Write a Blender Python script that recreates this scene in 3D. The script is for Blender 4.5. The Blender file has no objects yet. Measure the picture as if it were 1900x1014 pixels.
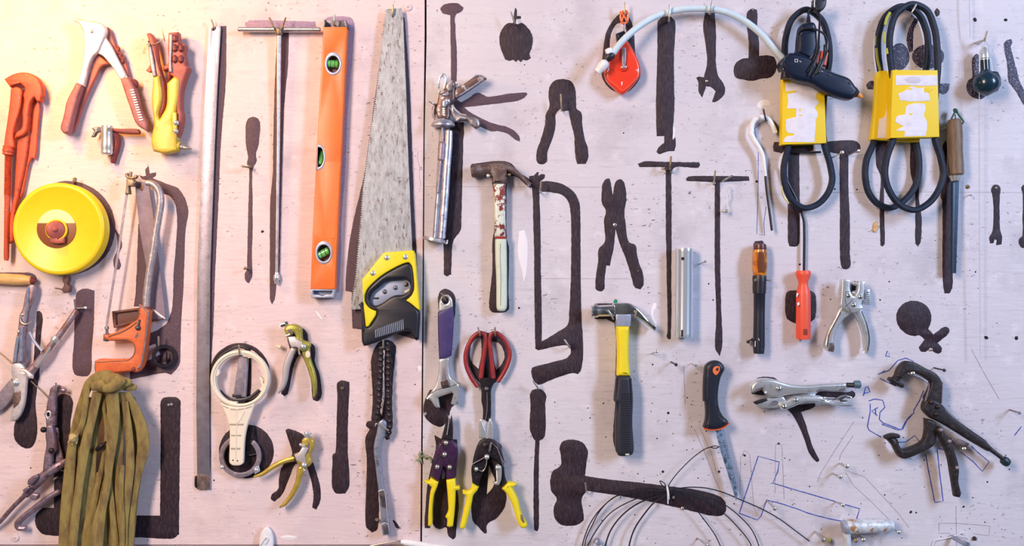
import bpy, bmesh, math, random
from mathutils import Vector
random.seed(7)
SC = bpy.context.scene
COL = SC.collection
D = 1750.0          # camera distance from the board, mm (one photo pixel is one mm on the board)
ZC = 1.5            # height of the photo's centre above the floor, m
# crops of the photo used for tracing: x0, y0, scale
CR = {'z': (0, 0, 1), 'a': (0, 0, 3.9), 'b': (380, 0, 3.9), 'c': (760, 0, 3.9), 'd': (1080, 0, 3.9), 'e': (1500, 0, 3.9),
      'f': (0, 250, 3.9), 'g': (380, 250, 3.9), 'h': (760, 250, 3.9), 'i': (1120, 250, 3.9), 'j': (1500, 250, 3.9),
      'k': (0, 490, 3.9), 'l': (380, 490, 3.9), 'm': (760, 490, 3.9), 'n': (1120, 490, 3.9), 'o': (1500, 490, 3.9),
      'p': (0, 750, 3.84), 'q': (380, 750, 3.84), 'r': (760, 750, 3.84), 's': (1080, 750, 3.84), 't': (1500, 750, 3.84),
      'A': (1400, 0, 6), 'B': (1400, 140, 6), 'C': (1370, 680, 6), 'D': (780, 120, 6), 'E': (640, 460, 5.07),
      'F': (0, 500, 5.07), 'G': (0, 680, 5.07), 'H': (0, 814, 5.07), 'I': (160, 300, 4.056), 'J': (160, 520, 4.056),
      'K': (380, 620, 4.056), 'L': (760, 740, 3.7), 'M': (100, 680, 3.035), 'N': (1640, 640, 2.711), 'O': (1500, 940, 4.75)}

def S(s, d=None):
    """traced points -> [(x, y, depth or None, sharp)] in photo pixels"""
    out = []; c = CR['z']
    for tok in s.split():
        if tok[1:2] == ':':
            c = CR[tok[0]]; tok = tok[2:]
        sharp = tok.endswith('!')
        v = [float(q) for q in tok.rstrip('!').split(',')]
        out.append((c[0] + v[0] / c[2], c[1] + v[1] / c[2], v[2] if len(v) > 2 else d, sharp))
    return out

def P(x, y, d=0.0):
    """a point that stands d mm in front of the board"""
    k = (D - d) / D
    return Vector(((x - 950) * k / 1000, -d / 1000, ZC + (507 - y) * k / 1000))

def spline(p, closed, n):
    """a smooth curve through the points (chord-length tangents, so that it does not overshoot); a point flagged sharp stays a corner"""
    m = len(p); out = []; k = len(p[0]) - 1; w = min(k, 3)
    def dist(a, b): return max(math.sqrt(sum((a[i] - b[i]) ** 2 for i in range(w))), 1e-6)
    ls = []
    def tang(i):
        a, b, c = p[(i - 1) % m], p[i], p[(i + 1) % m]
        l0, l1 = dist(a, b), dist(b, c)
        ls.append(min(l0, l1)); 
        return [((b[q] - a[q]) / l0 * l1 + (c[q] - b[q]) / l1 * l0) / (l0 + l1) for q in range(k)]
    def lim(i, L):
        v = tang(i); return [q * min(L, 1.6 * ls[-1]) for q in v]
    for i in range(m if closed else m - 1):
        p1 = p[i]; p2 = p[(i + 1) % m]; L = dist(p1, p2)
        s1 = p1[k] or (not closed and i == 0); s2 = p2[k] or (not closed and i + 1 == m - 1)
        ch = [(p2[q] - p1[q]) for q in range(k)]
        m1 = ch if s1 else lim(i, L)
        m2 = ch if s2 else lim((i + 1) % m, L)
        st = 1 if (s1 and s2) else n
        for j in range(st):
            t = j / st; t2, t3 = t * t, t * t * t
            out.append([(2 * t3 - 3 * t2 + 1) * p1[a] + (t3 - 2 * t2 + t) * m1[a] + (3 * t2 - 2 * t3) * p2[a] + (t3 - t2) * m2[a] for a in range(k)])
    if not closed: out.append(list(p[-1][:-1]))
    return out

def outline(s, sm, jit=0.0):
    pts = S(s) if isinstance(s, str) else [tuple(q) if len(q) > 2 else (q[0], q[1], None, False) for q in s]
    pp = []
    for i, q in enumerate(pts):
        a, c = pts[i - 1], pts[(i + 1) % len(pts)]
        u = (q[0] - a[0], q[1] - a[1]); v = (c[0] - q[0], c[1] - q[1])
        turn = abs(math.degrees(math.atan2(u[0] * v[1] - u[1] * v[0], u[0] * v[0] + u[1] * v[1])))
        pp.append((q[0], q[1], not sm or q[3] or turn > 62))
    o = spline(pp, True, 5 if sm else 1)
    if jit:
        o2 = []
        for i, q in enumerate(o):
            r = o[(i + 1) % len(o)]
            L = math.hypot(r[0] - q[0], r[1] - q[1]); k = max(1, int(L / 5))
            for j in range(k):
                o2.append((q[0] + (r[0] - q[0]) * j / k + random.uniform(-jit, jit), q[1] + (r[1] - q[1]) * j / k + random.uniform(-jit, jit)))
        o = o2
    return o

def ell(cx, cy, rx, ry=None, rot=0, n=40, a0=0, a1=360):
    ry = rx if ry is None else ry; out = []; c, s = math.cos(math.radians(rot)), math.sin(math.radians(rot))
    full = (a1 - a0) >= 360
    for i in range(n if full else n + 1):
        t = math.radians(a0 + (a1 - a0) * i / n)
        x, y = rx * math.cos(t), ry * math.sin(t)
        out.append((cx + x * c - y * s, cy + x * s + y * c, None, True))
    return out

def pr(s, d0, d1, bev=0.6, holes=(), sm=True, jit=0.0, res=2):
    """a slab with rounded edges whose outline was traced, from d0 to d1 mm in front of the board"""
    cu = bpy.data.curves.new('tmp', 'CURVE'); cu.dimensions = '2D'; cu.fill_mode = 'BOTH'
    th = (d1 - d0) / 1000; b = min(bev / 1000, th * 0.49)
    cu.extrude = max(th / 2 - b, 0); cu.bevel_depth = b; cu.bevel_resolution = res; cu.offset = -b
    for loop in (s,) + tuple(holes):
        o = outline(loop, sm, jit)
        sp = cu.splines.new('POLY'); sp.points.add(len(o) - 1); sp.use_cyclic_u = True
        for q, pt in zip(o, sp.points):
            w = P(q[0], q[1], d1); pt.co = (w.x, w.z, 0, 1)
    ob_ = bpy.data.objects.new('tmp', cu)
    me = bpy.data.meshes.new_from_object(ob_)
    mid = (d0 + d1) / 2000
    V = [Vector((v.co.x, -(v.co.z + mid), v.co.y)) for v in me.vertices]
    F = [tuple(f.vertices) for f in me.polygons]
    bpy.data.objects.remove(ob_); bpy.data.curves.remove(cu); bpy.data.meshes.remove(me)
    return V, F

def tu(s, r, d=None, flat=None, n=10, closed=False, sub=4, sm=True, cap=True):
    """a tube (or flat band: flat=(width factor, depth factor)) along a traced path; r in mm, one number or one per traced point"""
    pts = S(s, d) if isinstance(s, str) else s
    m = len(pts)
    rr = r if isinstance(r, (list, tuple)) else [r] * m
    q = [(a[0], a[1], a[2] if a[2] is not None else d, rr[i], (a[3] if sm else True)) for i, a in enumerate(pts)]
    o = spline(q, closed, sub if sm else 1)
    c = [P(a[0], a[1], a[2]) for a in o]; R = [max(a[3], 0.05) / 1000 for a in o]
    N = len(c); V = []; F = []; nrm = None
    for i in range(N):
        t = (c[(i + 1) % N] - c[i - 1]) if closed else (c[min(i + 1, N - 1)] - c[max(i - 1, 0)])
        if t.length < 1e-9: t = Vector((1, 0, 0))
        t.normalize()
        if flat or closed:
            a = t.cross(Vector((0, 1, 0)))
            if a.length < 1e-3: a = nrm or Vector((1, 0, 0))
        elif nrm is None:
            a = t.cross(Vector((0, 1, 0)))
            if a.length < 0.2: a = t.cross(Vector((1, 0, 0)))
        else:
            a = nrm - t * nrm.dot(t)
        a.normalize(); nrm = a; b = t.cross(a)
        kw, kd = flat or (1, 1)
        def ring(cc, f):
            for k in range(n):
                an = 2 * math.pi * (k + 0.5) / n
                V.append(cc + a * (math.cos(an) * R[i] * f * kw) + b * (math.sin(an) * R[i] * f * kd))
        if not closed and cap and i == 0: ring(c[i] - t * R[i] * min(kd, 1) * 0.4, 0.6)
        ring(c[i], 1)
        if not closed and cap and i == N - 1: ring(c[i] + t * R[i] * min(kd, 1) * 0.4, 0.6)
    M_ = len(V) // n
    for i in range(M_ if closed else M_ - 1):
        j = (i + 1) % M_
        for k in range(n):
            F.append((i * n + k, i * n + (k + 1) % n, j * n + (k + 1) % n, j * n + k))
    if not closed:
        F.append(tuple(range(n))[::-1]); F.append(tuple((M_ - 1) * n + k for k in range(n)))
    return V, F

def la(p0, p1, prof, n=28, cap=True):
    """a turned shape from p0 to p1 (x, y, depth); prof = [(fraction, radius mm)]"""
    a, b = P(*p0), P(*p1); t = b - a; L = t.length; t.normalize()
    u = t.cross(Vector((0, 1, 0)))
    if u.length < 0.1: u = t.cross(Vector((1, 0, 0)))
    u.normalize(); w = t.cross(u); V = []; F = []
    for f, r in prof:
        c = a + t * (L * f)
        for k in range(n):
            an = 2 * math.pi * k / n
            V.append(c + (u * math.cos(an) + w * math.sin(an)) * (max(r, 0.01) / 1000))
    for i in range(len(prof) - 1):
        for k in range(n):
            F.append((i * n + k, i * n + (k + 1) % n, (i + 1) * n + (k + 1) % n, (i + 1) * n + k))
    if cap: F.append(tuple(range(n))[::-1]); F.append(tuple((len(prof) - 1) * n + k for k in range(n)))
    return V, F

def riv(x, y, d, r, h=2.0, slot=False):
    return la((x, y, d - 0.5), (x, y, d + h), [(0, r), (0.3, r), (0.65, r * .86), (0.88, r * .55), (1, r * .2)], 18)
def rv(s, d, r, h=2.0):
    q = S(s)[0]; return riv(q[0], q[1], d, r, h)
def ball(x, y, d, r, sx=1):
    return la((x - r * sx, y, d), (x + r * sx, y, d), [((1 - math.cos(math.pi * i / 12)) / 2, r * math.sin(math.pi * i / 12)) for i in range(13)], 20)

THINGS = []; CUR = None; PARTS = []
def tagp(o, label=None, cat=None, group=None, kind=None):
    for k, v in (('label', label), ('category', cat), ('group', group), ('kind', kind)):
        if v: o[k] = v
def T(name, label, cat, group=None, kind=None):
    global CUR
    CUR = bpy.data.objects.new(name, None); COL.objects.link(CUR); CUR.empty_display_size = 0.01
    tagp(CUR, label, cat, group, kind); THINGS.append(CUR); PARTS.clear()
    return CUR
def mesh(name, mat, geoms, ang=35):
    me = bpy.data.meshes.new(name); V = []; F = []
    for g in geoms:
        o = len(V); V += g[0]; F += [tuple(i + o for i in f) for f in g[1]]
    me.from_pydata(V, [], F)
    bm = bmesh.new(); bm.from_mesh(me)
    bmesh.ops.remove_doubles(bm, verts=bm.verts, dist=2e-6)
    bmesh.ops.recalc_face_normals(bm, faces=bm.faces)
    bm.to_mesh(me); bm.free()
    me.materials.append(mat)
    me.polygons.foreach_set('use_smooth', [True] * len(me.polygons))
    me.set_sharp_from_angle(angle=math.radians(ang))
    return me
def ob(name, mat, *geoms, parent=None, label=None, ang=35):
    o = bpy.data.objects.new(name, mesh(name, mat, geoms, ang)); COL.objects.link(o)
    o.parent = parent or CUR
    if not parent: PARTS.append(o)
    if label: o['label'] = label
    return o
def T1(name, label, cat, mat, *geoms, group=None, kind=None, ang=35):
    """a thing that is one mesh"""
    global CUR
    o = bpy.data.objects.new(name, mesh(name, mat, geoms, ang)); COL.objects.link(o)
    tagp(o, label, cat, group, kind); THINGS.append(o); CUR = o
    return o
def kids(o):
    out = []
    for c in o.children: out.append(c); out += kids(c)
    return out
def settle():
    """put every thing's origin at its own middle, where it touches the board"""
    for t in THINGS:
        ms = [o for o in [t] + kids(t) if o.type == 'MESH']
        co = [v.co for o in ms for v in o.data.vertices]
        if not co: continue
        lo = Vector([min(c[i] for c in co) for i in range(3)]); hi = Vector([max(c[i] for c in co) for i in range(3)])
        loc = Vector(((lo.x + hi.x) / 2, hi.y, (lo.z + hi.z) / 2))
        for o in ms:
            for v in o.data.vertices: v.co -= loc
            o.data.update()
        t.location = loc

# ---------------------------------------------------------------- materials
def M(name, c, rough=.5, metal=0.0, c2=None, s=60, t=(.48, .62), bump=0.0, bs=250, st=(1, 1, 1), c3=None, s3=200, t3=(.62, .66), trans=0, spec=.5, coat=0):
    m = bpy.data.materials.new(name); m.use_nodes = True
    nt = m.node_tree; N = nt.nodes; L = nt.links; b = N['Principled BSDF']
    b.inputs['Roughness'].default_value = rough; b.inputs['Metallic'].default_value = metal
    b.inputs['Specular IOR Level'].default_value = spec
    b.inputs['Transmission Weight'].default_value = trans; b.inputs['Coat Weight'].default_value = coat
    b.inputs['Base Color'].default_value = (*c, 1)
    tc = N.new('ShaderNodeTexCoord'); mp = N.new('ShaderNodeMapping'); mp.inputs['Scale'].default_value = st
    L.new(tc.outputs['Object'], mp.inputs['Vector'])
    cur = None
    def noise(sc, det=5):
        n = N.new('ShaderNodeTexNoise'); n.inputs['Scale'].default_value = sc; n.inputs['Detail'].default_value = det
        n.inputs['Roughness'].default_value = .65
        L.new(mp.outputs['Vector'], n.inputs['Vector']); return n
    def layer(prev, col, sc, tt):
        n = noise(sc); r = N.new('ShaderNodeMapRange'); r.inputs['From Min'].default_value = tt[0]; r.inputs['From Max'].default_value = tt[1]
        L.new(n.outputs['Fac'], r.inputs['Value'])
        x = N.new('ShaderNodeMix'); x.data_type = 'RGBA'
        L.new(r.outputs['Result'], x.inputs['Factor'])
        if prev is None: x.inputs['A'].default_value = (*c, 1)
        else: L.new(prev, x.inputs['A'])
        x.inputs['B'].default_value = (*col, 1)
        return x.outputs['Result']
    if c2: cur = layer(cur, c2, s, t)
    if c3: cur = layer(cur, c3, s3, t3)
    if cur: L.new(cur, b.inputs['Base Color'])
    if bump:
        n = noise(bs, 3); bp = N.new('ShaderNodeBump'); bp.inputs['Strength'].default_value = bump; bp.inputs['Distance'].default_value = .001
        L.new(n.outputs['Fac'], bp.inputs['Height']); L.new(bp.outputs['Normal'], b.inputs['Normal'])
    return m

black_paint = M('black paint', (.022, .0105, .019), .55, 0, (.060, .038, .054), 160, (.46, .70), .7, 420, st=(1.6, 1, .5), c3=(.26, .22, .27), s3=330, t3=(.67, .71), spec=.4)  # pale flecks and streaks put glossy highlights into the colour
grain_paint = M('thin brushed black paint', (.070, .036, .055), .55, 0, (.17, .105, .14), 260, (.42, .72), .5, 300, st=(1, 1, 6))
sparkle_paint = M('glossy black paint with sparkles painted in', (.022, .016, .045), .34, 0, (.46, .43, .60), 620, (.56, .64), .8, 620)  # pale specks are sparkles of light on gloss, put into the colour
glare_paint = M('brushed paint with glare in the colour', (.30, .20, .33), .6, 0, (.48, .36, .46), 260, (.42, .62), .4, 300, st=(1, 1, 4))  # lilac paleness is glare on darker paint, put into the colour
steel = M('dull steel', (.55, .54, .56), .38, .85, (.38, .36, .38), 90, (.45, .62), .12, 400)
dark_steel = M('dark steel', (.20, .19, .22), .42, .8, (.10, .09, .10), 80, (.45, .62), .15, 400)
slate = M('slate grey steel', (.25, .22, .28), .45, .45, (.36, .32, .36), 120, (.45, .65), .1, 300)
chrome = M('chrome', (.80, .82, .84), .16, 1, (.62, .65, .68), 60, (.5, .7))
satin = M('satin plated steel', (.74, .79, .81), .30, .72, (.52, .56, .58), 120, (.55, .7), .1, 300)
silver = M('pale brushed steel', (.72, .70, .72), .40, .6, (.52, .48, .50), 150, (.5, .7), .1, 300)
blued = M('blue grey steel', (.36, .42, .56), .38, .6, (.22, .25, .33), 70, (.5, .65), .1, 300)
rust = M('rusty brown steel', (.13, .085, .08), .5, .5, (.25, .21, .21), 90, (.45, .65), .35, 350, c3=(.30, .13, .06), s3=140, t3=(.6, .7))
red_rust = M('red painted worn metal', (.55, .085, .03), .5, .1, (.30, .06, .04), 120, (.5, .66), .3, 300, c3=(.62, .40, .36), s3=160, t3=(.66, .7))
iron = M('dark worn iron', (.030, .025, .028), .46, .35, (.075, .062, .062), 120, (.5, .7), .3, 350, spec=.4)
black = M('black plastic', (.016, .018, .028), .38, 0, None, bump=.15, bs=900)
navy = M('blue black plastic', (.006, .013, .036), .36, 0, None, bump=.1, bs=700, spec=.4)
rubber = M('black rubber belt', (.007, .014, .034), .5, 0, (.014, .026, .055), 90, (.45, .65), .1, 500, spec=.35)
blackmetal = M('black oxide metal', (.020, .016, .022), .36, .3, (.05, .042, .05), 140, (.52, .7), .2, 350)
orange = M('orange enamel', (.92, .20, .035), .38, 0, (.86, .17, .03), 18, (.45, .6))
saw_orange = M('chipped orange paint', (.72, .16, .04), .45, 0, (.60, .12, .04), 60, (.45, .65), .2, 300, c3=(.17, .11, .11), s3=75, t3=(.63, .66))
coral = M('coral red plastic', (.86, .11, .06), .42, 0, None, bump=.05, bs=300)
red = M('bright red plastic', (.88, .055, .022), .28, 0, None, coat=.3)
dark_red = M('dark red coating', (.33, .028, .030), .36, 0, (.22, .022, .025), 70, (.45, .65))
yellow = M('yellow plastic', (.87, .74, .02), .42, 0, (.80, .66, .03), 40, (.5, .7), c3=(.30, .24, .06), s3=150, t3=(.72, .75))
tape_yellow = M('warm yellow enamel', (.90, .66, .012), .34, 0, (.88, .62, .012), 20, (.45, .6), c3=(.35, .2, .04), s3=90, t3=(.74, .77))
card_yellow = M('yellow printed card', (.86, .62, .005), .55, 0)
card_white = M('torn white card', (.80, .79, .85), .75, 0, (.72, .70, .78), 60, (.45, .65), .1, 300)
olive = M('olive metallic paint', (.42, .40, .07), .34, .35, (.32, .29, .06), 60, (.45, .65), .1, 250)
gold = M('gold metallic paint', (.62, .47, .09), .30, .4, (.46, .33, .08), 60, (.45, .65), .1, 250)
riv_yellow = M('mustard enamel', (.66, .50, .05), .36, .1, (.54, .38, .06), 50, (.45, .65))
maroon = M('maroon rubber grip', (.22, .035, .03), .5, 0, (.15, .03, .035), 120, (.45, .65), .2, 300)
grip_red = M('red brown grip', (.42, .10, .075), .5, 0, (.33, .09, .08), 70, (.45, .65))
cream = M('cream plastic', (.86, .80, .66), .45, 0, (.80, .73, .60), 40, (.5, .7))
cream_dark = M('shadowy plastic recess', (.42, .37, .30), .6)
white = M('white plastic', (.82, .86, .90), .35, 0, (.74, .79, .84), 40, (.5, .7))
mint = M('pale mint paint', (.62, .74, .62), .45, 0, (.50, .62, .52), 60, (.5, .7), .1, 300, c3=(.20, .30, .22), s3=160, t3=(.68, .71))
mint_red = M('mint paint with red chips', (.66, .76, .66), .45, 0, (.72, .80, .72), 60, (.45, .65), .15, 300, c3=(.22, .035, .035), s3=85, t3=(.50, .53))
purple = M('purple grip', (.050, .036, .150), .42, 0, (.065, .048, .18), 50, (.45, .65), c3=(.6, .55, .7), s3=230, t3=(.75, .77))
purple_metal = M('purple anodised metal', (.075, .028, .095), .36, .4, (.042, .02, .052), 70, (.45, .65), .1, 300)
wood = M('turned wood', (.21, .135, .08), .5, 0, (.12, .075, .05), 45, (.42, .65), .15, 250, st=(4, 4, .6))
pale_wood = M('pale wood', (.72, .45, .17), .45, 0, (.58, .32, .12), 45, (.45, .65), .1, 250, st=(.6, 4, 4))
brown_wood = M('dark brown wood', (.16, .065, .05), .5, 0, (.11, .05, .04), 60, (.45, .65), .2, 250, st=(1, 3, 4))
webbing = M('olive webbing', (.29, .235, .075), .85, 0, (.20, .145, .055), 90, (.42, .65), .8, 900, st=(1, 1, .35), c3=(.13, .075, .035), s3=42, t3=(.50, .70))
zinc = M('zinc plated wire', (.58, .57, .52), .35, .8, (.40, .37, .33), 200, (.5, .65))
brass = M('tarnished brass', (.30, .235, .15), .45, .6, (.17, .12, .085), 160, (.5, .65))
blade_steel = M('stained saw steel', (.44, .49, .54), .45, .3, (.27, .30, .33), 70, (.40, .66), .15, 300, st=(2.6, 1, .8), c3=(.17, .12, .12), s3=95, t3=(.57, .66))
saw_grey = M('scratched knife steel', (.34, .50, .74), .34, .6, (.10, .13, .18), 150, (.45, .62), .2, 400)
plate_grey = M('blue grey plate', (.40, .46, .60), .4, .4, (.30, .35, .47), 50, (.5, .7))
teal = M('dark teal plastic', (.007, .032, .060), .25, 0, None, coat=.3)
green_cord = M('green cord', (.02, .10, .07), .7, 0)
vial_green = M('green spirit vial', (.12, .50, .10), .15, 0, (.20, .62, .16), 60, (.45, .6), coat=.5)
vial_dark = M('vial well', (.16, .12, .15), .6)
amber = M('amber plastic', (.72, .26, .02), .2, 0, (.30, .09, .02), 55, (.42, .58), coat=.5)
pen_blue = M('blue marker ink', (.025, .055, .36), .7, 0, (.13, .20, .52), 120, (.45, .66))
pencil = M('pencil line', (.31, .27, .34), .8, 0, (.44, .39, .46), 150, (.4, .6))
wire_white = M('white string', (.82, .86, .90), .6)
wire_black = M('black wire', (.012, .014, .022), .35)
rust_white = M('chipped white paint over rust', (.66, .72, .76), .4, .1, (.45, .50, .54), 90, (.45, .62), .3, 300, c3=(.42, .22, .08), s3=60, t3=(.56, .62))
hole_dark = M('drilled hole', (.02, .015, .02), .9)
filler = M('white filler', (.86, .84, .88), .7)
tip_orange = M('orange silicone', (.85, .33, .06), .4)

def st(x, y, d1, d0):
    """where a point square behind (x, y, d1) shows at depth d0"""
    k = (D - d1) / (D - d0)
    return (950 + (x - 950) * k, 507 + (y - 507) * k, d0)
mauve_grip = M('mauve worn grip', (.36, .14, .15), .5, 0, (.28, .10, .11), 80, (.45, .65), .15, 300)

charcoal = M('charcoal rubber', (.024, .026, .040), .45, 0, None, bump=.15, bs=800)
ink_rubber = M('blue black rubber', (.011, .016, .030), .42, 0, None, bump=.15, bs=800)
hose_white = M('pale blue white hose', (.58, .75, .83), .38, 0, (.66, .80, .86), 30, (.45, .65))
# ---------------------------------------------------------------- the board
def board_mat(name, base, blot, warm):
    m = bpy.data.materials.new(name); m.use_nodes = True
    nt = m.node_tree; N = nt.nodes; L = nt.links; b = N['Principled BSDF']
    b.inputs['Roughness'].default_value = .5; b.inputs['Specular IOR Level'].default_value = .35
    tc = N.new('ShaderNodeTexCoord')
    def noise(sc, st, det=5, ro=.6):
        mp = N.new('ShaderNodeMapping'); mp.inputs['Scale'].default_value = st; L.new(tc.outputs['Object'], mp.inputs['Vector'])
        n = N.new('ShaderNodeTexNoise'); n.inputs['Scale'].default_value = sc; n.inputs['Detail'].default_value = det; n.inputs['Roughness'].default_value = ro
        L.new(mp.outputs['Vector'], n.inputs['Vector']); return n.outputs['Fac']
    def ramp(v, a, c):
        r = N.new('ShaderNodeMapRange'); r.inputs['From Min'].default_value = a; r.inputs['From Max'].default_value = c; L.new(v, r.inputs['Value']); return r.outputs['Result']
    def mix(f, A, B):
        x = N.new('ShaderNodeMix'); x.data_type = 'RGBA'; L.new(f, x.inputs['Factor'])
        if isinstance(A, tuple): x.inputs['A'].default_value = (*A, 1)
        else: L.new(A, x.inputs['A'])
        x.inputs['B'].default_value = (*B, 1); return x.outputs['Result']
    def mul(a, k):
        x = N.new('ShaderNodeMath'); x.operation = 'MULTIPLY'; L.new(a, x.inputs[0])
        if isinstance(k, float): x.inputs[1].default_value = k
        else: L.new(k, x.inputs[1])
        return x.outputs[0]
    c = mix(ramp(noise(3.2, (1, 1, 1)), .40, .66), base, warm)
    c = mix(mul(ramp(noise(9, (1, 1, 1), 6), .52, .74), .62), c, blot)                       # grubby smudges
    c = mix(mul(ramp(noise(60, (.22, 1, 1.6), 4), .55, .75), .35), c, blot)                  # horizontal grain of the plywood
    c = mix(mul(ramp(noise(34, (1, 1, 1), 3), .60, .72), .6), c, tuple(min(1, v * 1.13) for v in base))   # paler touch-ups
    g = mul(ramp(noise(150, (.7, 1, 1.4), 3), .64, .69), ramp(noise(7, (1, 1, 1), 3), .42, .62))
    c = mix(mul(g, .85), c, (.15, .11, .15))                                                # small scuffs
    L.new(c, b.inputs['Base Color'])
    bp = N.new('ShaderNodeBump'); bp.inputs['Strength'].default_value = .6; bp.inputs['Distance'].default_value = .0012
    a = N.new('ShaderNodeMath'); a.operation = 'ADD'; L.new(noise(95, (.25, 1, 1.5), 4), a.inputs[0]); L.new(mul(noise(420, (1, 1, 1), 2), .45), a.inputs[1])
    L.new(a.outputs[0], bp.inputs['Height']); L.new(bp.outputs['Normal'], b.inputs['Normal'])
    return m
pink_board = board_mat('pink painted plywood', (.76, .64, .665), (.49, .40, .425), (.735, .615, .635))
mauve_board = board_mat('mauve white painted plywood', (.675, .655, .705), (.43, .405, .45), (.635, .605, .66))

def slab(s, y0, y1):
    q = [(a[0], a[1]) for a in S(s)]; n = len(q)
    V = [P(x, y) + Vector((0, y0, 0)) for x, y in q] + [P(x, y) + Vector((0, y1, 0)) for x, y in q]
    F = [tuple(range(n)), tuple(range(2 * n - 1, n - 1, -1))] + [(i, (i + 1) % n, n + (i + 1) % n, n + i) for i in range(n)]
    return V, F
BOARD = {}
def board(name, label, mat, s):
    o = T1(name, label, None, mat, slab(s, 0, .018), kind='structure'); BOARD[name] = o
    return o
board('wall_left', 'pink painted plywood board left of the dark vertical seam', pink_board, '-420,-300 787.5,-300 787.5,60 785.5,250 784,510 781.5,800 779.5,1011.5 -420,1011.5')
board('wall_right', 'mauve white painted plywood board right of the dark vertical seam', mauve_board, '791,-300 2320,-300 2320,1300 782,1300 783,1011 784.5,800 786.5,510 788,250 791.5,70')
dark_wall = M('dark brown boarding', (.05, .026, .022), .8)
T1('wall_back', 'dark boarding behind the gap between the painted boards', None, dark_wall, slab('-420,-300 2320,-300 2320,1300 -420,1300', .020, .05), kind='structure')
T1('trim_1', 'pink batten along the foot of the left board', None, pink_board, slab('-420,1014 778,1014 778,1300 -420,1300', 0, .018), kind='structure')
WL, WR = BOARD['wall_left'], BOARD['wall_right']

def sil(name, label, s, mat=None, wall=None, holes=(), sm=True, jit=.35):
    w = wall or WR
    return ob('painted_' + name + '_silhouette', mat or black_paint, pr(s, 0.02, .35, .1, holes, sm, jit, 1), parent=w, label=label)
g_, k_, s_, l_ = grain_paint, black_paint, sparkle_paint, glare_paint
L_ = WL
sil('tape_measure', 'dark painted disc behind the yellow tape reel', [*ell(126, 423, 88, 87, n=50)], g_, L_)
sil('tape_end', 'dark painted tape end beside the tape reel', 'f:825,670 862,725 884,800 858,880 876,950 862,978 828,976 820,910 846,840 850,770', g_, L_)
sil('hacksaw', 'dark painted hacksaw outline behind the orange hacksaw', 'I:395,95 420,110 450,105 445,60 470,30 478,90 500,85 525,80 525,105 500,125 600,165 690,200 740,270 768,370 750,500 740,700 728,1014 J:715,300 708,520 700,640 640,715 600,700 330,750! 330,690! 440,620 560,560 520,480 440,510 450,420 540,375 600,330 640,240 655,0 I:655,860 670,700 682,400 665,310 620,255 560,235 500,200 450,140 425,135', g_, L_)
sil('hacksaw_blade', 'dark painted strip behind the hung saw blades', 'I:392,470! 460,470! 480,800 500,1014 J:500,200! 358,200! I:368,1014 384,700', g_, L_)
sil('flat_bar', 'dark painted rounded bar right of the cutters', 'k:558,205 600,180 684,192 680,400 665,600 658,780 640,808 590,815 540,800 524,740 535,560 545,300', g_, L_)
sil('cutter', 'dark painted long paddle behind the splayed cutters', 'F:345,400 365,392 390,410 402,460 385,640 370,1014 G:360,150 335,330 350,560 345,660 300,760 260,775 190,750 140,690 135,560 170,420 240,200 F:300,960 325,740 338,560', k_, L_)
sil('chisel', 'dark painted edge around the wooden handle', 'F:-80,30 0,30 200,30 290,36 335,62 346,100 325,135 300,150 -80,90', g_, L_)
sil('lever_pliers', 'dark painted long bar behind the lever pliers', 'G:520,330! 560,270 610,262 660,280 685,330 680,420 665,500 660,700! 650,1014! H:640,915! 480,915 400,900 350,850 330,790 350,700 400,655! 505,655! 510,380!', k_, L_)
sil('square', 'dark painted L of a square below the tape', 'p:1146,-20 1160,-42 1265,-44 1287,-20! 1280,400! 1275,930! 1240,958 920,950! 600,950! 600,795! 1140,797! 1145,300!', k_, L_)
sil('ruler', 'dark strip behind the steel ruler', '395,50! 420,48! 419,150 410,260 405,380 399,510 396,600 390,720 391,860 388,907! 376,907! 380,510!', g_, L_)  # dark strip along the ruler's right edge
sil('handle_bar', 'brushed bar above the steel T handle, its lilac painted-in glare', 'b:290,165 320,148 800,155 805,195 295,198', l_, L_)
sil('long_rod', 'dark painted strip behind the steel T handle rod', 'b:525,235! 608,235! 600,500 575,750 565,1014 g:540,1014 l:540,130 520,130 505,260 487,295 475,270 470,200 g:470,1014 475,450 490,300 b:495,1014 510,500', g_, L_)
sil('screwdriver', 'brushed screwdriver outline between the ruler and the T handle', 'b:297,900 310,865 350,845 390,865 400,890 394,1000 g:388,80 370,140 375,190 355,230 345,260 345,500 345,700 340,900 l:343,10 340,100 320,140 300,130 290,70 g:303,980 310,700 318,400 320,250 305,215 312,160 298,80', g_, L_)
sil('level', 'brushed outline behind the orange level, its lilac painted-in glare', 'b:860,150 890,125 1060,128 1080,160 1075,300 1055,560 1035,800 g:1015,300 990,600 l:985,0 970,205! 850,205! b:900,600', l_, L_)
sil('saw', 'dark painted saw outline behind the handsaw', '719,22! 751,33! 757,115 761,180 764,260 768,380 773,470 778,600! 776,632! 700,612 672,612! 654,610! 652,560! 653,543 641,540! 642,510 646,468 657,404 675,327 686,250 700,150', g_, L_)
sil('filter_wrench', 'dark painted ring behind the white ring spanner', [*ell(445, 695, 56, 58, n=44)], k_, L_, holes=([*ell(444, 696, 50, 52, n=44)],))
sil('ring_pliers', 'dark painted disc behind the grey toothed ring', [*ell(457, 838, 51, 50, n=44)], k_, L_)
sil('grip', 'dark strip inside the white ring', 'K:300,110 345,110 350,300 340,480 305,560 300,480', k_, L_)  # narrow dark strip beside the grey bar
sil('pruner', 'dark painted pruner outline behind the upright pruner', 'l:590,455 640,438 700,460 740,500 750,560 790,590 800,640 795,700 830,800 845,900 840,970 815,998 785,985 760,800 690,640 650,720 600,940 580,958 550,940 590,780 620,640 600,560', k_, L_)
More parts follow.
